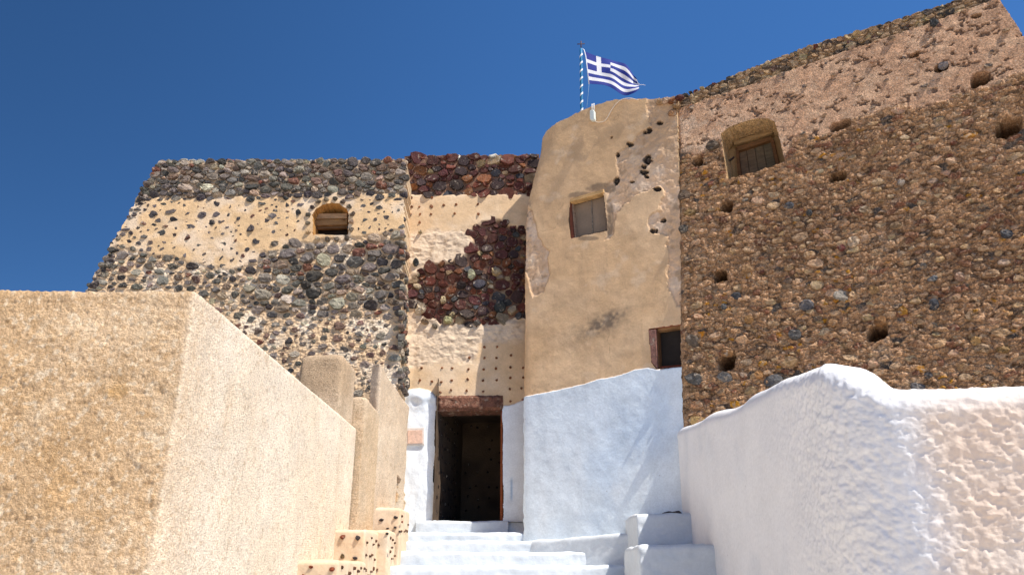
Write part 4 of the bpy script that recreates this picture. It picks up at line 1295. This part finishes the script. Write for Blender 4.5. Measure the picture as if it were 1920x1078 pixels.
step(-1.95, 1.8, 10.05, 11.1, .095, -.2, 5)
yy, zz = 9.55, -.08
k = 6
while zz > -1.6:
    step(-2.05, 2.2, yy, yy + .75, zz, zz - .3, k)
    yy -= .5; zz -= .175; k += 1
# plinth along the foot of the tower
PLN = thing('whitewashed_plinth', 'low whitewashed ledge along the foot of the plastered tower', 'ledge', (1.2, 10.8, 0))
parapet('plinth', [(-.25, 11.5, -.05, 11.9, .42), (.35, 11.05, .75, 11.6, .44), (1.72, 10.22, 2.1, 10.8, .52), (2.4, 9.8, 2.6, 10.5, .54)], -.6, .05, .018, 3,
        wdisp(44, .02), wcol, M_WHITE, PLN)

# stepped blocks beside the steps
def blk_col(P, N):
    c = mix(np.zeros(P.shape[:2] + (3,)) + np.array((.60, .475, .35)), (.66, .55, .43), sstep(-.2, .6, n3(P, 3, 3, 18)))
    c = mix(c, (.62, .42, .26), sstep(.2, .7, n3(P, 4, 3, 28)) * .4)
    return c
def blk_disp(P, N): return .012 * n3(P, 3, 3, 6) + .003 * n3(P, 20, 2, 7)
def block(name, label, x0, x1, y0, y1, z0, z1, dots_front, dots_side, group='pebble-studded blocks stepping up beside the stairs'):
    t = thing('pebbled_block', label, 'block', ((x0 + x1) / 2, (y0 + y1) / 2, z0), group)
    rbox('block', x0, x1, y0, y1, z0, z1, .035, .015, blk_disp, blk_col, M_SMOOTH, t)
    FP = Plane((x0, y0, z0), 0, 0); SPn = Plane((x1, y0, z0), -90, 0)
    for i, (px, py, w, h, c) in enumerate(dots_front):
        one_stone(FP, px, py, w, h, .022, c, t, 'pebble', i, base=-.03, n=8)
    for i, (u, z, w, h) in enumerate(dots_side):
        rnd = np.random.default_rng(i); a = np.arange(7) * 2 * math.pi / 7
        P = np.stack([u + np.cos(a) * w / 2 * rnd.uniform(.8, 1.1, 7), (z - z0) + np.sin(a) * h / 2 * rnd.uniform(.8, 1.1, 7)], 1)
        V, Fc = stone_geo(SPn, P, -.03, .02, rnd, 7); o = V.mean(0)
        add('pebble', mesh('pebble', V - o, Fc, M_STONE, np.array((.14, .075, .05)) * rnd.uniform(.6, 1.2)), t, o)
    return t
DK = (.045, .035, .035); RD = (.20, .065, .04); OL = (.13, .10, .065)
sg = np.random.default_rng(4)
def side_rows(L, zlo, zhi):
    out = []
    for z in np.arange(zhi - .11, zlo, -.17):
        for u in np.arange(.12, L, .19):
            if sg.random() < .2: continue
            out.append((u + sg.uniform(-.06, .06), z + sg.uniform(-.05, .05), sg.uniform(.04, .07), sg.uniform(.03, .05)))
    return out
block('a', 'lowest pebble-studded block, nearest of the blocks beside the stairs', -2.10, -1.64, 7.54, 8.95, -1.3, .125,
      [(553, 1064, 13, 8, DK), (584, 1062, 10, 8, RD), (622, 1066, 14, 11, RD), (569, 1077, 6, 5, RD), (599, 1079, 8, 6, RD)], side_rows(1.3, -.3, .12))
block('b', 'largest pebble-studded block with six stones in two rows on its face', -2.09, -1.655, 8.86, 10.05, -1.0, .475,
      [(620, 1006, 9, 9, RD), (643, 1006, 13, 11, RD), (671, 1007, 12, 14, DK), (620, 1044, 7, 9, RD), (642, 1042, 11, 12, OL), (666, 1046, 11, 9, DK)], side_rows(1.15, -.1, .46))
block('c', 'small pebble-studded block half hidden behind the largest one', -1.86, -1.53, 9.75, 10.35, -.8, .51,
      [(726, 1000, 7, 6, DK), (735, 1026, 5, 6, (.12, .07, .05))], side_rows(.55, .1, .5))
block('d', 'topmost pebble-studded block against the stucco wall next to the doorway', -1.88, -1.49, 10.42, 11.3, -.6, .83,
      [(716, 974, 12, 8, DK), (742, 970, 10, 8, DK), (754, 978, 4, 5, RD), (741, 988, 7, 6, DK), (749, 996, 5, 5, DK), (727, 990, 7, 4, DK)], side_rows(.8, .45, .8))
# low whitewashed blocks on the right of the steps
def wblk(x0, x1, y0, y1, z0, z1, label, seed):
    t = thing('whitewashed_block', label, 'block', ((x0 + x1) / 2, (y0 + y1) / 2, z0), 'whitewashed blocks stepping up on the right of the stairs')
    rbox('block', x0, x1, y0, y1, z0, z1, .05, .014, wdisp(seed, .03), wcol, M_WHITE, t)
    return t
wblk(1.53, 2.35, 9.62, 10.6, -.9, .70, 'upper whitewashed block in the corner below the brown stone building', 61)
wblk(1.37, 2.35, 8.55, 9.66, -1.1, .29, 'lower and nearer whitewashed block against the lumpy white wall', 62)
for i, (x, y, s) in enumerate([(1247, 958, 5), (1256, 955, 6), (1265, 957, 6), (1270, 953, 4)]):
    p = atY(x, y, 9.95); p[2] = .71 + .012 * i % .02
    if i == 0:
        RBL = thing('rubble_heap', 'few dark stone crumbs in the corner on top of the upper whitewashed block', 'rubble', p)
    rock(p, .045, (.07, .06, .06), RBL, 'stone', rng, (1.2, .8, .6))
rock(atY(1216, 1004, 9.58), .022, (.07, .06, .05), add('embedded_pebble', mesh('embedded_pebble', [(0, 0, 0)], [], None)) if False else RBL, 'stone', rng, (1, 1, 1)) if False else None

# ------------------------------------------------------------------ small things on the walls
PQ = thing('wall_plaque', 'small square pink stone plaque in a pale frame left of the doorway', 'plaque', RC.pt(*RC.uv(778, 819), .03))
prism_px('frame', RC, [(761, 835), (796, 834), (795.5, 802.5), (761, 803)], .0, .05, M_SMOOTH, (.66, .60, .55), PQ, .006)
prism_px('panel', RC, [(764.5, 831.5), (792.5, 830.5), (792, 806), (764.5, 806.5)], .04, .058, surf('pink_stone', .8, 20, .18, 90, .15, 80, .4, .004), (.64, .46, .37), PQ, .003, href=.05)

def tube(name, pts, r, mat, col, parent, seg=8, r1=None):
    pts = np.array(pts, float); n = len(pts); V = []
    for i in range(n):
        d = pts[min(i + 1, n - 1)] - pts[max(i - 1, 0)]; d /= np.linalg.norm(d)
        a = np.cross(d, (0, 1, 0)) if abs(d[1]) < .9 else np.cross(d, (1, 0, 0)); a /= np.linalg.norm(a); b = np.cross(d, a)
        rr_ = r if r1 is None else r + (r1 - r) * i / (n - 1)
        for k in range(seg):
            t = 2 * math.pi * k / seg; V.append(pts[i] + rr_ * (math.cos(t) * a + math.sin(t) * b))
    Fc = [(i * seg + k, i * seg + (k + 1) % seg, (i + 1) * seg + (k + 1) % seg, (i + 1) * seg + k) for i in range(n - 1) for k in range(seg)]
    Fc += [tuple(range(seg))[::-1], tuple((n - 1) * seg + k for k in range(seg))]
    V = np.array(V); o = V.mean(0)
    return add(name, mesh(name, V - o, Fc, mat, col, True), parent, o)

YP = 13.2
pb = atY(1091, 236, YP); ptp = atY(1089.5, 92, YP)
FPn = thing('flagpole', 'slim flagpole wound with blue and white spiral stripes, topped by a small cross', 'flagpole', pb)
tube('pole', [pb + (ptp - pb) * t for t in np.linspace(0, 1, 12)], .030, M_PAINT, (.04, .16, .30), FPn, 14)
def spiral():
    ax = (ptp - pb); L = np.linalg.norm(ax); ax = ax / L
    n = 560; turns = 9.5; wid = .050; rr_ = .0325
    V = []; Fc = []
    for i in range(n):
        t = i / (n - 1); z = t * (L - wid - .01); th = t * turns * 2 * math.pi
        c = np.array([math.cos(th), math.sin(th), 0]) * rr_
        V.append(pb + ax * z + c); V.append(pb + ax * (z + wid) + c)
    for i in range(n - 1): Fc.append((2 * i, 2 * i + 2, 2 * i + 3, 2 * i + 1))
    V = np.array(V); o = V.mean(0)
    add('spiral_stripe', mesh('spiral_stripe', V - o, Fc, M_PAINT, (.78, .78, .76), True), FPn, o)
spiral()
M_IRON = surf('rusty_iron', .7, 20, .2, 90, .1, 60, .2, .002)
cz = ptp
up = (ptp - pb) / np.linalg.norm(ptp - pb)
tube('cross_upright', [cz, cz + up * .2], .012, M_IRON, (.07, .04, .035), FPn, 6)
tube('cross_arm', [cz + up * .125 + np.array((-.082, 0, -.004)), cz + up * .125 + np.array((.082, 0, .004))], .011, M_IRON, (.07, .04, .035), FPn, 6)
# flag: hoist on the left, ragged fly end on the right
def flag():
    nu, nv = 135, 72
    s = np.linspace(0, 1, nu); t = np.linspace(0, 1, nv)
    top = np.array([(1097, 97), (1115, 104), (1130, 108), (1145, 112.5), (1160, 118), (1172, 122.5), (1182, 130), (1190, 139), (1194, 148)], float)
    bot = np.array([(1104.5, 157), (1118, 158.5), (1132, 160.5), (1143, 164), (1154, 170), (1165, 174.5), (1177, 177.2), (1190, 176.5), (1198, 171)], float)
    q = np.linspace(0, 1, len(top))
    T = np.stack([np.interp(s, q, top[:, 0]), np.interp(s, q, top[:, 1])], 1); Bm = np.stack([np.interp(s, q, bot[:, 0]), np.interp(s, q, bot[:, 1])], 1)
    T = smooth_path(T, 8); Bm = smooth_path(Bm, 8)
    S, TT = np.meshgrid(s, t, indexing='ij')
    X = T[:, None, 0] * (1 - TT) + Bm[:, None, 0] * TT; Y = T[:, None, 1] * (1 - TT) + Bm[:, None, 1] * TT
    X += 3.0 * np.sin(TT * math.pi) * sstep(.5, 1, S)
    P = np.zeros((nu, nv, 3))
    base = atY(1097, 130, YP)[1]
    wav = .07 * S * np.sin(S * 9 + TT * 2.2) + .025 * np.sin(S * 17 - TT * 4) * S + .02 * np.sin(TT * 9 + S * 5) * S
    for i in range(nu):
        for j in range(nv):
            P[i, j] = atY(X[i, j], Y[i, j], YP + .0) + np.array([0, wav[i, j], 0])
    ragged = 1 - .05 * vnoise(t * 30, t * 0, 3)
    a = (S[:-1, :-1] + S[1:, 1:]) / 2 * 27; b = (TT[:-1, :-1] + TT[1:, 1:]) / 2 * 18
    white = (np.floor(b / 2).astype(int) % 2 == 1)
    canton = (a < 10) & (b < 10)
    cross = canton & (((a > 4) & (a < 6)) | ((b > 4) & (b < 6)))
    white = np.where(canton, cross, white)
    idx = np.arange(nu * nv).reshape(nu, nv)
    Q = np.stack([idx[:-1, :-1], idx[:-1, 1:], idx[1:, 1:], idx[1:, :-1]], -1)
    keep = (S[:-1, :-1] + S[1:, 1:]) / 2 < ragged[None, :-1]
    Vall = P.reshape(-1, 3)
    W_ = white[keep]; Q = Q[keep]
    # two sides, so that the cloth has thickness; pattern colours by face corners
    o = Vall.mean(0); V2 = np.concatenate([Vall, Vall + np.array([0, .004, 0])]) - o
    n = len(Vall)
    QQ = np.concatenate([Q, Q[:, ::-1] + n])
    me = fast_mesh('flag', V2, QQ, M_FLAG, None, True)
    at = me.color_attributes.new('Col', 'FLOAT_COLOR', 'CORNER')
    cc = np.where(np.concatenate([W_, W_])[:, None], np.array((.72, .72, .74)), np.array((.020, .035, .24)))
    c4 = np.ones((len(QQ) * 4, 4), np.float32); c4[:, :3] = np.repeat(cc, 4, 0)
    at.data.foreach_set('color', c4.ravel())
    ob = add('flag', me, None, o)
    tag(ob, 'blue and white striped flag with a white cross flying right from the pole', 'flag')
    hem = tube('hoist_rope', [atY(x, y, YP) for x, y in [(1092, 92), (1095, 94), (1098, 104), (1101, 128), (1104.5, 158)]], .010, M_PAINT, (.75, .76, .78), ob)
    tube('loose_thread', [atY(x, y, YP) + np.array((0, w, 0)) for x, y, w in [(1193, 150, .0), (1197, 155, .03), (1202, 157, .05), (1206, 156, .06), (1211, 156.5, .07)]], .005, M_PAINT, (.72, .72, .75), ob, 5)
    return ob
flag()
hal = tube('halyard', [atY(x, y, YP) for x, y in [(1104.5, 158), (1103, 175), (1101, 195), (1099, 212)]], .0035, M_PAINT, (.25, .35, .42), None, 5)
tag(hal, 'thin pale blue halyard hanging from the flag down to the tower roof', 'rope')

# white electric box hung from the tower edge by two straps, and its cable
def tp(x, y, h=.03): return TW.pt(*TW.uv(x, y, h), h)
JB = thing('junction_box', 'small white electrical box hung by two straps below the flagpole', 'electrical box', tp(1112.5, 227))
K = TW.poly([(1108.3, 226), (1110, 228.6), (1115, 228.6), (1117, 226), (1116.3, 210.5), (1114.5, 209), (1109.5, 209.3), (1108.2, 211)], .03)
prism_uv('box', TW, K, .02, .085, surf('white_plastic', .4, 10, .03, 60, .02, 60, .02, .001), (.62, .66, .62), JB, .012)
tube('strap', [tp(1110.3, 211, .05), tp(1110.0, 203, .05), tp(1110, 196, .045), tp(1110.5, 196, -.1)], .009, M_PAINT, (.75, .73, .68), JB, 6)
tube('strap', [tp(1114.0, 211, .05), tp(1113.6, 203, .05), tp(1113.4, 195, .045), tp(1114, 195, -.1)], .009, M_PAINT, (.75, .73, .68), JB, 6)
cb = [(1115, 227), (1118, 229.5), (1126, 230), (1133, 228), (1139, 221), (1144, 211), (1150, 201), (1156, 194), (1163, 188), (1170, 185.5), (1178, 184.5), (1186, 185), (1192, 187), (1197, 188)]
cb = smooth_path(resample([tuple(c) + (0,) for c in cb], 1.0), 4)
cab = tube('cable', [tp(c[0], c[1], .035) for c in cb], .007, M_PAINT, (.72, .62, .50), None, 6)
tag(cab, 'thin cream cable curving from the white box up over the tower edge', 'cable')
